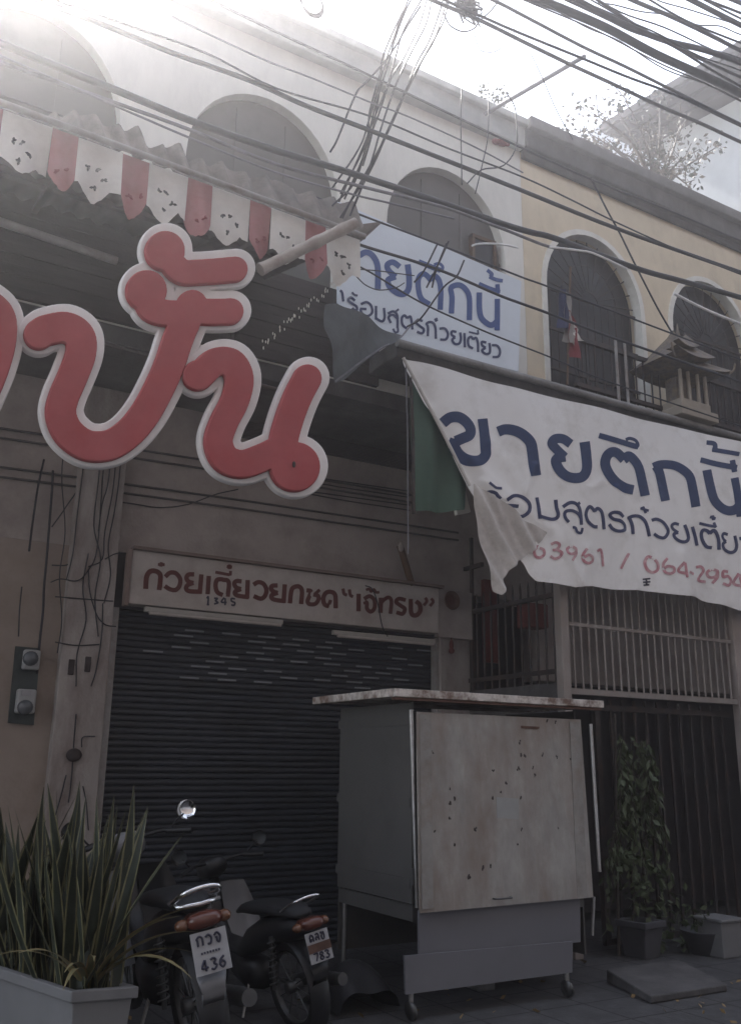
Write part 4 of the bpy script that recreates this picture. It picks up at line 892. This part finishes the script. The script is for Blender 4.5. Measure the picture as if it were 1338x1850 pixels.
# ------------------------------------------------------------------ plants and pots
def pot(c, w0, w1, h, rz, mt, label, name='planter', cat='planter'):
    root = empty(name, c, label, cat); rt_ = Matrix.Rotation(rz, 3, 'Z')
    def ring(wd, z): return [Vector(c)+rt_ @ Vector((sx*wd/2, sy*wd/2, z)) for sx, sy in ((-1, -1), (1, -1), (1, 1), (-1, 1))]
    b = MB(); R0, R1, R2, R3, R4 = ring(w0, 0), ring(w1, h-.05), ring(w1+.04, h-.05), ring(w1+.04, h), ring(w1-.03, h)
    R5 = ring(w1-.05, h-.05); vs = R0+R1+R2+R3+R4+R5
    b.add(vs, [(3, 2, 1, 0)]+[(o*4+k, o*4+(k+1) % 4, o*4+4+(k+1) % 4, o*4+4+k) for o in range(5) for k in range(4)]); b.build('tub', mt, root, bevel=.006)
    s = MB(); s.add(ring(w1-.045, h-.045), [(0, 1, 2, 3)]); s.build('soil', M['soil'], root); return root
tro = empty('trough', (1.2, -2.5, 0), 'long pale planter trough holding the snake plants at the left edge', 'planter')
ux = Vector((.96, -.14, 0)).normalized(); uy = Vector((-.30, 1, 0)).normalized(); tc0 = Vector((1.215, -2.88, 0))
def tring(z, g): return [tc0+ux*(-g)+uy*(-g)+Vector((0, 0, z)), tc0+ux*(.265+g)+uy*(-g)+Vector((0, 0, z)), tc0+ux*(.265+g)+uy*(1.3+g)+Vector((0, 0, z)), tc0+ux*(-g)+uy*(1.3+g)+Vector((0, 0, z))]
b = MB(); rg = [tring(0, -.03), tring(.44, 0), tring(.44, .018), tring(.49, .018), tring(.49, -.02), tring(.43, -.02)]
b.add([v for q in rg for v in q], [(3, 2, 1, 0)]+[(o*4+k, o*4+(k+1) % 4, o*4+4+(k+1) % 4, o*4+4+k) for o in range(5) for k in range(4)]); b.build('tub', M['pot_white'], tro, bevel=.006)
b = MB(); b.add(tring(.44, -.015), [(0, 1, 2, 3)]); b.build('soil', M['soil'], tro)
def strap_leaf(b, base, az, lean, L, wd, curl, rk, mid=0, edge=1):
    n = 10; d = Vector((math.cos(az), math.sin(az), 0)); side = Vector((-math.sin(az), math.cos(az), 0)); tw = rk.uniform(-.9, .9); vs = []
    p = Vector(base); ang = lean
    for i in range(n+1):
        t = i/n; wv = wd*(.55+.9*math.sin(math.pi*min(1, .15+t*.75)))*(1-t**4)*.62+.001
        a = tw*t; dr = d*math.sin(ang)+Vector((0, 0, math.cos(ang))); nr = d*math.cos(ang)-Vector((0, 0, math.sin(ang)))
        s = side*math.cos(a)+nr*math.sin(a); q = nr*math.cos(a)-side*math.sin(a)
        vs += [p-s*wv, p-s*wv*.72+q*wv*.05, p+q*wv*.22, p+s*wv*.72+q*wv*.05, p+s*wv]
        p = p+dr*(L/n); ang += curl/n
    for k in range(4):
        b.add(vs, [], 0)
    o = len(b.v)-len(vs)
    for i in range(n):
        for k in range(4):
            b.f.append([o+i*5+k, o+i*5+k+1, o+(i+1)*5+k+1, o+(i+1)*5+k]); b.mi.append(edge if k in (0, 3) else mid); b.sm.append(True)
sp = empty('snake_plant', (1.30, -2.70, .44), 'tall dense snake plant with long dark pointed leaves at the near end of the trough', 'plant')
rk = random.Random(21); lf = MB(); dry = MB()
def tpos(u, v): return tc0+ux*u+uy*v+Vector((0, 0, .43))
for k in range(58):
    az = rk.uniform(0, 6.28); bp = tpos(rk.uniform(.03, .23), rk.uniform(.05, .5))
    strap_leaf(lf, bp, az, rk.uniform(.02, .30) if k % 4 else rk.uniform(.25, .55), rk.uniform(.5, 1.0), rk.uniform(.027, .044), rk.uniform(-.2, .25), rk)
for k in range(10):
    az = rk.uniform(3.6, 6.6); strap_leaf(dry, tpos(.14, .15), az, rk.uniform(.4, .75), rk.uniform(.45, .85), .020, rk.uniform(.9, 1.8), rk)
lf.build('leaves', [M['leaf_dark'], M['leaf_edge']], sp); dry.build('drooping_leaves', [M['leaf_edge'], M['leaf_dry']], sp)
sp2 = empty('snake_plant', (1.1, -2.1, .44), 'farther snake plant with outward leaning leaves at the left edge of the trough', 'plant')
lf = MB()
for k in range(60):
    az = rk.uniform(0, 6.28); bp = tpos(rk.uniform(.02, .24), rk.uniform(.55, 1.2))
    strap_leaf(lf, bp, az, rk.uniform(.05, .5), rk.uniform(.5, .95), rk.uniform(.027, .044), rk.uniform(-.1, .5), rk)
lf.build('leaves', [M['leaf_dark'], M['leaf_edge']], sp2)
# climbing plant by the sliding gate
def leafquad(b, p, s, rk, mi=0, droop=.0, wid=.3):
    d = Vector((rk.uniform(-1, 1), rk.uniform(-1, 1), rk.uniform(-1, .6)-droop)).normalized(); e = d.orthogonal().normalized(); e = Matrix.Rotation(rk.uniform(0, 6.28), 3, d) @ e
    nrm = d.cross(e)
    b.add([p, p+d*s*.5+e*s*wid+nrm*s*.05, p+d*s, p+d*s*.5-e*s*wid+nrm*s*.05], [(0, 1, 2, 3)], mi)
vine = empty('climbing_plant', (6.35, -1.48, .1), 'straggly green climbing plant trailing down beside the dark gateway', 'plant')
sm, lv = MB(), MB(); rv = random.Random(4)
for k in range(22):
    x0, y0 = 1110+rv.uniform(0, 58), 1325+rv.uniform(0, 75); pts = []
    drift = rv.uniform(-.1, 1.5); ln = rv.uniform(70, 330)
    for i in range(9):
        t = i/8; pts.append(at(x0+drift*70*t-35*t*t+rv.uniform(-3, 3), y0+ln*t, -1.5+.04*math.sin(k*3+t*4)))
    P = spline(pts, 3); sm.tube(P, .004, 5)
    for p in P:
        if rv.random() < .8: leafquad(lv, p+Vector((rv.uniform(-.02, .02), rv.uniform(-.04, .02), rv.uniform(-.03, .03))), rv.uniform(.06, .15), rv, droop=1.3, wid=.16)
        if rv.random() < .5: leafquad(lv, p, rv.uniform(.05, .10), rv, droop=.8)
for cx, cy, s_ in ((1160, 1600, 45), (1205, 1650, 55), (1135, 1550, 28), (1180, 1690, 40), (1240, 1690, 40)):
    for k in range(45): leafquad(lv, at(cx+rv.gauss(0, s_*.5), cy+rv.gauss(0, s_*.45), -1.55+rv.uniform(-.12, .1)), rv.uniform(.04, .11), rv)
sm.tube([at(1110, 1290, -1.5), at(1113, 1560, -1.5), at(1118, 1730, -1.5)], .013, 6)
sm.build('stem', M['twig'], vine); lv.build('leaves', M['vine_leaf'], vine)
pv = pot(tuple(at(1160, 1745, -1.6)[:2])+(0,), .2, .26, .28, R(10), M['pot_grey'], 'small weathered pot at the foot of the climbing plant')
b = MB(); a = at(1310, 1770, -1.9); b.box((a.x-.12, -2.0, 0), (a.x+.12, -1.75, .27)); b.box((a.x-.14, -2.02, .272), (a.x+.14, -1.73, .30))
tag(b.build('foam_box', M['pot_white'], bevel=.01), 'pale foam box standing on the ground at the right edge', 'box')
b = MB(); b.hexa([(5.0, -2.75, .002), (5.75, -2.75, .002), (5.95, -2.15, .002), (5.2, -2.15, .002), (5.0, -2.75, .05), (5.75, -2.75, .05), (5.95, -2.15, .09), (5.2, -2.15, .09)])
tag(b.build('concrete_ramp', M['concrete_dark'], bevel=.01), 'low concrete ramp slab on the ground right of the cart', 'slab')
b = MB(); a = at(1250, 1725, -1.6); b.lathe([(0, 0), (.14, 0), (.2, .17), (.21, .18), (.19, .18), (.15, .06), (0, .06)], (a.x, -1.75, 0), n=24)
tag(b.build('basin', M['pot_grey']), 'grey round basin on the ground before the black gate', 'basin')
rr_ = random.Random(9); tr = MB(); trm = MB()
for k in range(70):
    leafquad(tr, Vector((a.x+rr_.gauss(0, .10), -1.75+rr_.gauss(0, .08), .2+abs(rr_.gauss(0, .06)))), rr_.uniform(.04, .10), rr_)
for k in range(6): trm.tube([(a.x, -1.75, .07), (a.x+rr_.uniform(-.12, .12), -1.75+rr_.uniform(-.1, .1), .25)], .004, 5)
sg2 = empty('low_plant', (a.x, -1.75, .07), 'small dark leafy plant growing in the round basin', 'plant'); tr.build('leaves', M['vine_leaf'], sg2); trm.build('stem', M['twig'], sg2)

rl = random.Random(77); lt = MB()
for k in range(60): leafquad(lt, Vector((rl.uniform(1.8, 6.2), rl.uniform(-3.6, -1.5), rl.uniform(.008, .02))), rl.uniform(.03, .07), rl, droop=-.3)
tag(lt.build('fallen_leaves', M['leaf_dry']), 'dry fallen leaves scattered over the dark forecourt paving', 'leaves', kind='stuff')
# ------------------------------------------------------------------ spirit house and flag on the canopy
shx = empty('spirit_house', (7.42, -1.42, 4.96), 'small Thai spirit house with tiered dark roof on the canopy ledge', 'shrine')
c0 = Vector((7.42, -1.42, 4.96))
def roof_tier(b, c, hw, hd, h, lift):
    n = 8; vs = []
    for s in (-1, 1):
        for i in range(n+1):
            t = i/n; x = (-1+2*t)*hw; vs.append(c+Vector((x, s*hd, lift*abs(2*t-1)**2)))
    for i in range(n+1): t = i/n; vs.append(c+Vector(((-1+2*t)*hw*.62, 0, h+.05*abs(2*t-1)**2)))
    m = n+1; b.add(vs, [(i, i+1, 2*m+i+1, 2*m+i) for i in range(n)]+[(m+i, m+i+1, 2*m+i+1, 2*m+i) for i in range(n)]+[(0, 2*m, m), (n, 2*m+n, m+n)]+[tuple(range(n+1))+tuple(range(m+n, m-1, -1))])
b = MB(); b.box(c0+Vector((-.28, -.2, 0)), c0+Vector((.28, .2, .10))); b.box(c0+Vector((-.22, -.16, .10)), c0+Vector((.22, .16, .20))); b.build('base', M['shrine_wall'], shx, bevel=.008)
b = MB(); b.box(c0+Vector((-.12, -.02, .16)), c0+Vector((.12, .12, .50))); b.build('body', M['shrine_roof'], shx)
for x in (-.19, -.07, .07, .19): MB().tube([c0+Vector((x, -.14, .16)), c0+Vector((x, -.14, .52))], [.022, .018], 10).build('pillar', M['shrine_wall'], shx)
b = MB(); roof_tier(b, c0+Vector((0, 0, .52)), .46, .30, .22, .07); roof_tier(b, c0+Vector((0, -.02, .68)), .30, .20, .20, .06); roof_tier(b, c0+Vector((0, -.02, .83)), .16, .12, .16, .05)
b.tube([c0+Vector((0, 0, .95)), c0+Vector((0, 0, 1.15))], [.03, .004], 8)
for x in (-.46, .46): b.tube(spline([c0+Vector((x*.9, -.28, .56)), c0+Vector((x, -.30, .60)), c0+Vector((x*1.05, -.31, .68))], 3), .012, 6)
b.build('roof', M['shrine_roof'], shx)
fg = empty('flag', at(1022, 690, -1.36), 'drooping red white and blue flag before the first yellow house arch', 'flag')
MB().tube([at(1030, 482, -1.36), at(1024, 695, -1.36)], .011, 8).build('pole', M['wood_brown'], fg)
def strip(name, m, x0, x1, y0, y1, ph):
    b = MB(); n = 12; vs = []
    for i in range(n+1):
        t = i/n; y = y0+(y1-y0)*t
        for s in range(5):
            u = s/4; x = x0+(x1-x0)*u+18*t*u+2*math.sin(t*9+ph); p = at(x, y+12*u, -1.38); vs.append(p+Vector((0, -.03*math.sin(u*7+t*3+ph), 0)))
    b.add(vs, [(i*5+k, i*5+k+1, (i+1)*5+k+1, (i+1)*5+k) for i in range(n) for k in range(4)], 0, True); b.build(name, m, fg)
strip('red_stripe', M['flag_red'], 1024, 1032, 560, 640, 0); strip('white_stripe', M['cart_panel'], 1018, 1025, 525, 615, 1); strip('blue_stripe', M['flag_blue'], 1010, 1019, 515, 590, 2); strip('white_stripe', M['val_white'], 1030, 1036, 575, 605, 3)

# ------------------------------------------------------------------ houses and tree behind
fh = empty('house', (13, 4, 0), 'tall grey house with dark overhanging eave behind the yellow shophouse', 'building')
XF = 12.0
b = MB(); ya, yb = 2.2, -3.2
za, zb = at_x(1240, 228, XF).z, 0
def rake(y): p = at_x(1240, 228, XF); q = at_x(1338, 175, XF); t = (y-p.y)/(q.y-p.y); return p.z+(q.z-p.z)*t
b.add([(XF, 2.3, 0), (XF, -3.5, 0), (XF, -3.5, rake(-3.5)), (XF, 2.3, rake(2.3)), (XF+6, 2.3, 0), (XF+6, -3.5, 0), (XF+6, -3.5, rake(-3.5)), (XF+6, 2.3, rake(2.3))], [(0, 1, 2, 3), (4, 7, 6, 5), (1, 5, 6, 2), (0, 3, 7, 4), (3, 2, 6, 7)])
b.build('wall', M['far_wall'], fh)
def rk2(x0, y): return rake(y)
b = MB()
b.hexa([(XF-1.0, 2.9, rake(2.9)+.06), (XF-1.0, -3.9, rake(-3.9)+.06), (XF+6.3, -3.9, rake(-3.9)+.06), (XF+6.3, 2.9, rake(2.9)+.06), (XF-1.0, 2.9, rake(2.9)+.20), (XF-1.0, -3.9, rake(-3.9)+.20), (XF+6.3, -3.9, rake(-3.9)+.20), (XF+6.3, 2.9, rake(2.9)+.20)])
b.build('eave', M['roof_under'], fh)
b = MB()
for k in range(3): x = XF-.95+k*.32; b.hexa([(x, 2.85, rake(2.85)), (x, -3.85, rake(-3.85)), (x+.07, -3.85, rake(-3.85)), (x+.07, 2.85, rake(2.85)), (x, 2.85, rake(2.85)+.055), (x, -3.85, rake(-3.85)+.055), (x+.07, -3.85, rake(-3.85)+.055), (x+.07, 2.85, rake(2.85)+.055)])
b.build('rafter', M['roof_under'], fh)
bh = empty('house', (15, 8, 0), 'lower blue grey roofed house far behind the rooftop shrub', 'building')
b = MB(); ys = 7.0
P = [at(1030, 262, ys), at(1100, 212, ys), at(1190, 192, ys), at(1330, 200, ys), at(1330, 460, ys), at(1030, 460, ys)]
b.add([*P, *[p+Vector((1.5, 5, 0)) for p in P]], [tuple(range(6)), tuple(range(11, 5, -1))]+[(k, (k+1) % 6, (k+1) % 6+6, k+6) for k in range(6)]); b.build('roof', M['far_roof'], bh)
b = MB(); b.box((P[5].x, ys+.1, 0), (P[4].x, ys+4, P[5].z-.01)); b.build('wall', M['far_wall'], bh)
tree = empty('rooftop_shrub', at(1170, 345, .3), 'sparse flowering shrub growing on the roof behind the stained parapet', 'shrub')
st, lv, fl2 = MB(), MB(), MB(); rt = random.Random(8)
base = at(1185, 350, .3)
tips = [(1050, 192), (1082, 212), (1108, 188), (1062, 240), (1128, 178), (1190, 180), (1022, 238), (1150, 280), (1185, 270), (1222, 300), (1262, 270), (1296, 264), (1205, 330), (1242, 335), (1110, 270), (1085, 260), (1165, 230), (1215, 250), (1140, 320), (1100, 305), (1230, 215), (1250, 305), (1170, 310), (1200, 290)]
for x, y in tips:
    e = at(x, y, rt.uniform(-.1, .7)); m_ = base.lerp(e, .5)+Vector((rt.uniform(-.12, .12), rt.uniform(-.1, .1), .12+rt.uniform(-.05, .1)))
    P = spline([base, m_, e], 6); st.tube(P, [.026*(1-.8*i/(len(P)-1)) for i in range(len(P))], 5)
    for q in P[5:]:
        for _ in range(5 if y > 225 else 3):
            pp = q+Vector((rt.gauss(0, .10), rt.gauss(0, .10), rt.gauss(0, .09))); leafquad(fl2 if rt.random() < .5 else lv, pp, rt.uniform(.035, .085), rt)
    for _ in range(26): leafquad(lv if rt.random() < .6 else fl2, e+Vector((rt.gauss(0, .10), rt.gauss(0, .09), rt.gauss(0, .085))), rt.uniform(.05, .11), rt)
    for _ in range(3): a = P[rt.randrange(6, len(P))]; st.tube([a, a+Vector((rt.uniform(-.3, .3), rt.uniform(-.2, .2), rt.uniform(.05, .35)))], .007, 4)
st.build('branches', M['twig'], tree); lv.build('leaves', M['shrub_leaf'], tree); fl2.build('blossom', M['bloom'], tree)
wd = empty('roof_weed', at(890, 215, -.9), 'small weed sprouting on the cream house parapet', 'weed')
st, lv = MB(), MB(); rt = random.Random(3)
for x, y in ((866, 165), (875, 152), (890, 160), (905, 162), (912, 170), (898, 175), (860, 178)):
    a = at(892, 222, -.95); e = at(x, y, -.95); P = spline([a, a.lerp(e, .5)+Vector((rt.uniform(-.05, .05), 0, .06)), e], 5); st.tube(P, .004, 4)
    for q in P[4:]:
        for _ in range(4): leafquad(lv, q+Vector((rt.gauss(0, .03), rt.gauss(0, .03), rt.gauss(0, .03))), rt.uniform(.03, .06), rt)
st.build('stem', M['twig'], wd); lv.build('leaves', M['shrub_leaf'], wd)
b = MB(); b.tube([at(876, 206, -1.17), at(1056, 101, -2.4)], .022, 8); tag(b.build('roof_pole', M['cable_grey']), 'grey pole sticking out over the street from the cream parapet', 'pole')
b = MB(); c = at(905, 258, -2.9)
b.ball(c, .05, .03, .022); b.ball(c+Vector((-.05, 0, -.01)), .035, .025, .022); b.ball(c+Vector((.05, 0, .012)), .03, .02, .018)
tag(b.build('red_rag', M['flag_red']), 'small red rag caught on the wires before the cream house', 'rag')

# ------------------------------------------------------------------ overhead cables
CYL = -2.95
GA = 'cables strung across the upper storeys'
cable([(-90, 40), (80, 110), (215, 165), (350, 220), (500, 272), (600, 302), (669, 324), (794, 365), (909, 405), (960, 420), (1003, 431), (1124, 476), (1175, 493), (1228, 507), (1338, 538), (1500, 590)], 11, CYL, 'thickest dark cable bundle sweeping low across all the arched windows', None)
cable([(-90, 80), (215, 188), (350, 237), (500, 297), (669, 341), (800, 374), (909, 414), (992, 446), (1040, 452)], 6, CYL-.05, 'grey cable running just under the thickest cable bundle', None, 'cable_grey')
cable([(992, 446), (1040, 452), (1065, 456), (1090, 466), (1132, 486)], 4, CYL-.06, 'short white cable curving over the first yellow house arch', None, 'cable_white')
cable([(-90, 60), (220, 196), (350, 252), (500, 312), (640, 352), (700, 366), (820, 395)], 4, CYL-.08, 'thin grey cable sagging over the ragged roof sheet', None, 'cable_grey')
cable([(-90, -60), (180, 42), (310, 95), (450, 145), (550, 190), (669, 236), (819, 295), (944, 345), (1119, 415), (1338, 492), (1500, 545)], 8, CYL, 'dark heavy cable passing above the cream house arches', None)
cable([(-90, -70), (185, 30), (370, 95), (500, 160), (669, 210), (809, 268), (944, 320), (1029, 360), (1109, 400), (1220, 450), (1338, 496), (1500, 560)], 3.2, CYL-.1, 'thin wavy dark wire just above the heavy cable', None)
cable([(310, 30), (470, 105), (560, 140), (669, 185), (740, 212), (850, 262), (944, 312)], 3, CYL+.05, 'thin wire from the top left joining the heavy cable', None, 'cable_grey')
cable([(300, -40), (390, 5), (500, 58), (669, 137), (769, 185), (884, 240), (944, 268), (1069, 325), (1220, 385), (1338, 435), (1500, 500)], 4, CYL-.05, 'dark wire carrying a red rag across both shophouses', None)
UG = 'upper bundle of cables against the sky'
YU = -4.0
cable([(600, -80), (780, 0), (869, 38), (944, 75), (1022, 113), (1096, 147), (1192, 192), (1265, 223), (1338, 257), (1500, 330)], 7, -3.3, 'black cable below the knot crossing the grey eave', None)
cable([(700, -70), (780, -12), (877, 33), (944, 62), (1050, 105), (1130, 138), (1220, 172), (1338, 228), (1500, 300)], 5, -3.35, 'slimmer black cable just above the one crossing the grey eave', None)
cable([(780, -50), (890, 0), (952, 32), (1053, 85), (1130, 121), (1228, 170), (1338, 225), (1500, 300)], 6, -3.4, 'black cable third up from the roof line at the right', None)
cable([(900, -40), (960, -4), (1000, 10), (1096, 51), (1186, 99), (1293, 147), (1400, 200)], 16, YU, 'very thick taped cable bundle in the sky at upper right', None)
LU = 'dark cable among the tangled wires in the upper right sky'
for pts, px in (([(900, -20), (960, 6), (1079, 56), (1186, 112), (1271, 150), (1400, 215)], 3), ([(980, -30), (1045, 2), (1118, 40), (1200, 73), (1270, 90), (1338, 114), (1450, 160)], 11), ([(1040, -25), (1078, 0), (1158, 51), (1223, 88), (1299, 135), (1400, 190)], 5), ([(1090, -25), (1141, 0), (1214, 31), (1285, 65), (1338, 92), (1450, 145)], 8),
                ([(1080, 5), (1110, 9), (1158, 21), (1214, 28), (1259, 45), (1299, 47), (1338, 63), (1420, 90)], 2.5), ([(1180, -35), (1248, 0), (1338, 46), (1450, 100)], 10), ([(1230, -20), (1276, 0), (1338, 24), (1450, 70)], 5), ([(1290, -15), (1338, 6), (1450, 50)], 8), ([(1150, -25), (1186, 0), (1243, 17), (1338, 47), (1420, 75)], 2.5),
                ([(985, -30), (1030, -5), (1100, 25), (1170, 60), (1240, 95), (1338, 140), (1450, 190)], 6), ([(1010, -30), (1060, -4), (1130, 35), (1190, 62), (1260, 100), (1338, 128), (1450, 175)], 3), ([(1120, -30), (1165, -5), (1240, 38), (1338, 78), (1450, 120)], 4), ([(1200, -30), (1260, -6), (1338, 34), (1450, 85)], 4), ([(1050, -20), (1120, 22), (1200, 50), (1290, 92), (1400, 140)], 3), ([(930, -10), (990, 12), (1060, 50), (1120, 75), (1200, 125), (1290, 158), (1400, 215)], 2.5), ([(1000, -10), (1090, 32), (1150, 60), (1230, 80), (1320, 100), (1420, 140)], 4)):
    cable(pts, px, YU+random.uniform(-.15, .15), LU, UG)
LG = 'cables crossing the pale blue sign'
cable([(560, 405), (640, 439), (757, 475), (824, 500), (900, 533), (940, 548), (990, 566), (1100, 608), (1338, 690)], 5, -2.3, 'dark cable crossing the large letters of the pale blue sign', None)
cable([(560, 352), (620, 376), (682, 400), (765, 431), (842, 461), (940, 500), (990, 518), (1140, 575), (1338, 650)], 3.5, -2.3, 'dark wire along the top of the pale blue sign', None)
cable([(566, 356), (580, 361), (605, 367)], 4, -2.2, 'short white wire end above the bamboo pole', None, 'cable_white')
cable([(640, 477), (674, 495), (736, 533), (779, 556), (837, 582), (898, 608), (1000, 648), (1100, 690), (1338, 770)], 3, -2.25, 'thin dark wire crossing between both text lines of the pale blue sign', None)
cable([(636, 490), (648, 504), (662, 516), (685, 524), (714, 520), (730, 511)], 2.2, -2.28, 'thin wire loop sagging from the valance end over the sign', None)
cable([(640, 486), (680, 489), (725, 495), (748, 498)], 2, -2.27, 'short thin wire level across the sign letters', None)
WL = 'thin drop wire slanting down from the overhead cables to the sign'; WG = 'thin drop wires above the pale blue sign'
for pts in ([(745, -20), (737, 0), (721, 40), (700, 100), (691, 129), (667, 215), (648, 269), (600, 340)], [(770, -20), (761, 0), (729, 54), (713, 108), (688, 194), (664, 258), (640, 330), (600, 372)], [(775, -15), (769, 5), (756, 48), (729, 105), (707, 140), (675, 215), (653, 272), (612, 365)],
            [(800, -10), (796, 13), (775, 73), (753, 113), (734, 159), (699, 237), (662, 317), (610, 400)], [(806, 5), (785, 70), (760, 112), (735, 160), (700, 240), (640, 350), (618, 395)], [(760, 10), (735, 48), (705, 98), (668, 142), (656, 153), (640, 175), (610, 250), (596, 275)], [(690, 120), (668, 200), (660, 260), (615, 350)],
            [(752, -20), (730, 25), (712, 75), (700, 118), (678, 190), (655, 285), (622, 360)], [(782, -20), (770, 40), (745, 90), (716, 150), (690, 225), (668, 300), (640, 372)], [(812, -10), (800, 40), (770, 95), (742, 150), (712, 210), (680, 285), (650, 345), (632, 390)], [(728, 20), (706, 66), (690, 110), (684, 170), (672, 240), (655, 300)],
            [(790, 440), (765, 490), (748, 510)], [(810, 436), (790, 480), (770, 520)], [(806, 440), (788, 486), (780, 520)], [(838, 470), (824, 500), (800, 520), (760, 575), (735, 590)]):
    P = [at(x, y, -3.2+.0018*y) for x, y in pts]
    tag(MB().tube(spline(P, 5), .007, 5).build('cable', M['cable']), WL, 'cable', WG)
VL = 'very thin wire hanging straight down before the cream house parapet'; VG = 'very thin hanging wires'
for pts in ([(838, 60), (835, 129), (832, 215), (834, 334)], [(882, 150), (881, 242), (870, 300), (858, 350)], [(933, 10), (929, 50), (925, 94), (914, 167)]):
    cable(pts, 2, -3.2, VL, VG)
cable([(914, 167), (928, 190), (932, 215), (932, 264), (909, 299), (869, 307), (844, 331)], 2.5, -3.2, 'thin wire curling into a hook before the cream house wall', None)
cable([(855, 55), (862, 80), (869, 92), (890, 94), (905, 86), (916, 68)], 2, -3.2, 'thin wire loop below the dark cable knot', None)
cable([(957, 95), (978, 138), (1005, 200), (1034, 252)], 2, -3.0, 'thin wire dropping from the sky to the stained parapet', None)
cable([(1066, 320), (1096, 380), (1118, 420), (1144, 473), (1186, 555), (1214, 603)], 3.5, -2.2, 'dark wire slanting down the yellow wall to the spirit house', None)
cable([(1216, 530), (1271, 558), (1338, 586), (1420, 620)], 5, -2.6, 'pale cable crossing the second yellow house arch', None, 'cable_white')
cable([(852, 444), (862, 441), (885, 440), (915, 443), (935, 448)], 3.5, -1.6, 'short white wire hooked over the sign beside the dark ventilator', None, 'cable_white')
knot = empty('cable_knot', at(850, 25, -3.3), 'tangled black knot of spliced cables hanging at the top', 'cable knot')
rt = random.Random(12); b = MB(); c = at(846, 12, -3.3)
for k in range(16):
    pts = [c+Vector((rt.uniform(-.10, .10), rt.uniform(-.05, .05), rt.uniform(-.13, .18))) for _ in range(6)]; b.tube(spline(pts, 5), .006, 5)
b.ball(c+Vector((-.02, 0, .06)), .07, .06, .12); b.build('tangle', M['cable'], knot)
b = MB(); b.tube(spline([at(800, 20, -3.3), at(812, 45, -3.3), at(835, 57, -3.3), at(855, 52, -3.3), at(866, 38, -3.3), at(890, 15, -3.3), at(905, -10, -3.3)], 5), .006, 5); b.build('loose_wire', M['cable'], knot)
cl = MB(); c = at(562, 2, -3.4)
for k in range(3): cl.tube([c+Vector((.075*math.cos(a*.35)+.01*k, .01*k, .09*math.sin(a*.35))) for a in range(19)], .006, 5)
tag(cl.build('cable_coil', M['cable_grey']), 'small coil of grey wire at the top edge left of the knot', 'cable coil')

# ------------------------------------------------------------------ far side of the street: unseen row added to darken the lower fronts
oh = empty('shophouse', (4, -9.6, 0), 'unseen dark shophouse row added behind the viewer to cut the sky light', 'building')
b = MB(); b.box((-18, -16, -.13), (30, -9.6, 12.5)); b.build('wall', M['dark_board'], oh)
b = MB(); b.box((-18, -9.6, 12.503), (30, -9.0, 12.6)); b.build('eave', M['roof_under'], oh)
for k in range(11):
    MB().box((-17+k*4.1, -9.597, .0), (-13.6+k*4.1, -9.55, 2.8)).build('shutter', M['shutter'], oh)
    MB().box((-16.5+k*4.1, -9.597, 4.2), (-14.1+k*4.1, -9.55, 6.2)).build('window', M['window_black'], oh)

# ------------------------------------------------------------------ haze volume added for the lens glare and raised blacks
if HAZE > 0:
    b = MB(); b.box((-40, -40, -1.2), (45, 45, 22)); hz = b.build('haze', [])
    m = bpy.data.materials.new('haze'); m.use_nodes = True; n = m.node_tree.nodes; n.clear()
    o = n.new('ShaderNodeOutputMaterial'); v = n.new('ShaderNodeVolumePrincipled'); v.inputs['Color'].default_value = (.95, .94, .98, 1); v.inputs['Density'].default_value = HAZE; v.inputs['Anisotropy'].default_value = .87
    m.node_tree.links.new(v.outputs[0], o.inputs['Volume']); hz.data.materials.append(m); hz['kind'] = 'stuff'; hz['label'] = 'backlit haze volume added for the glare veil and raised blacks'; hz['category'] = 'haze'
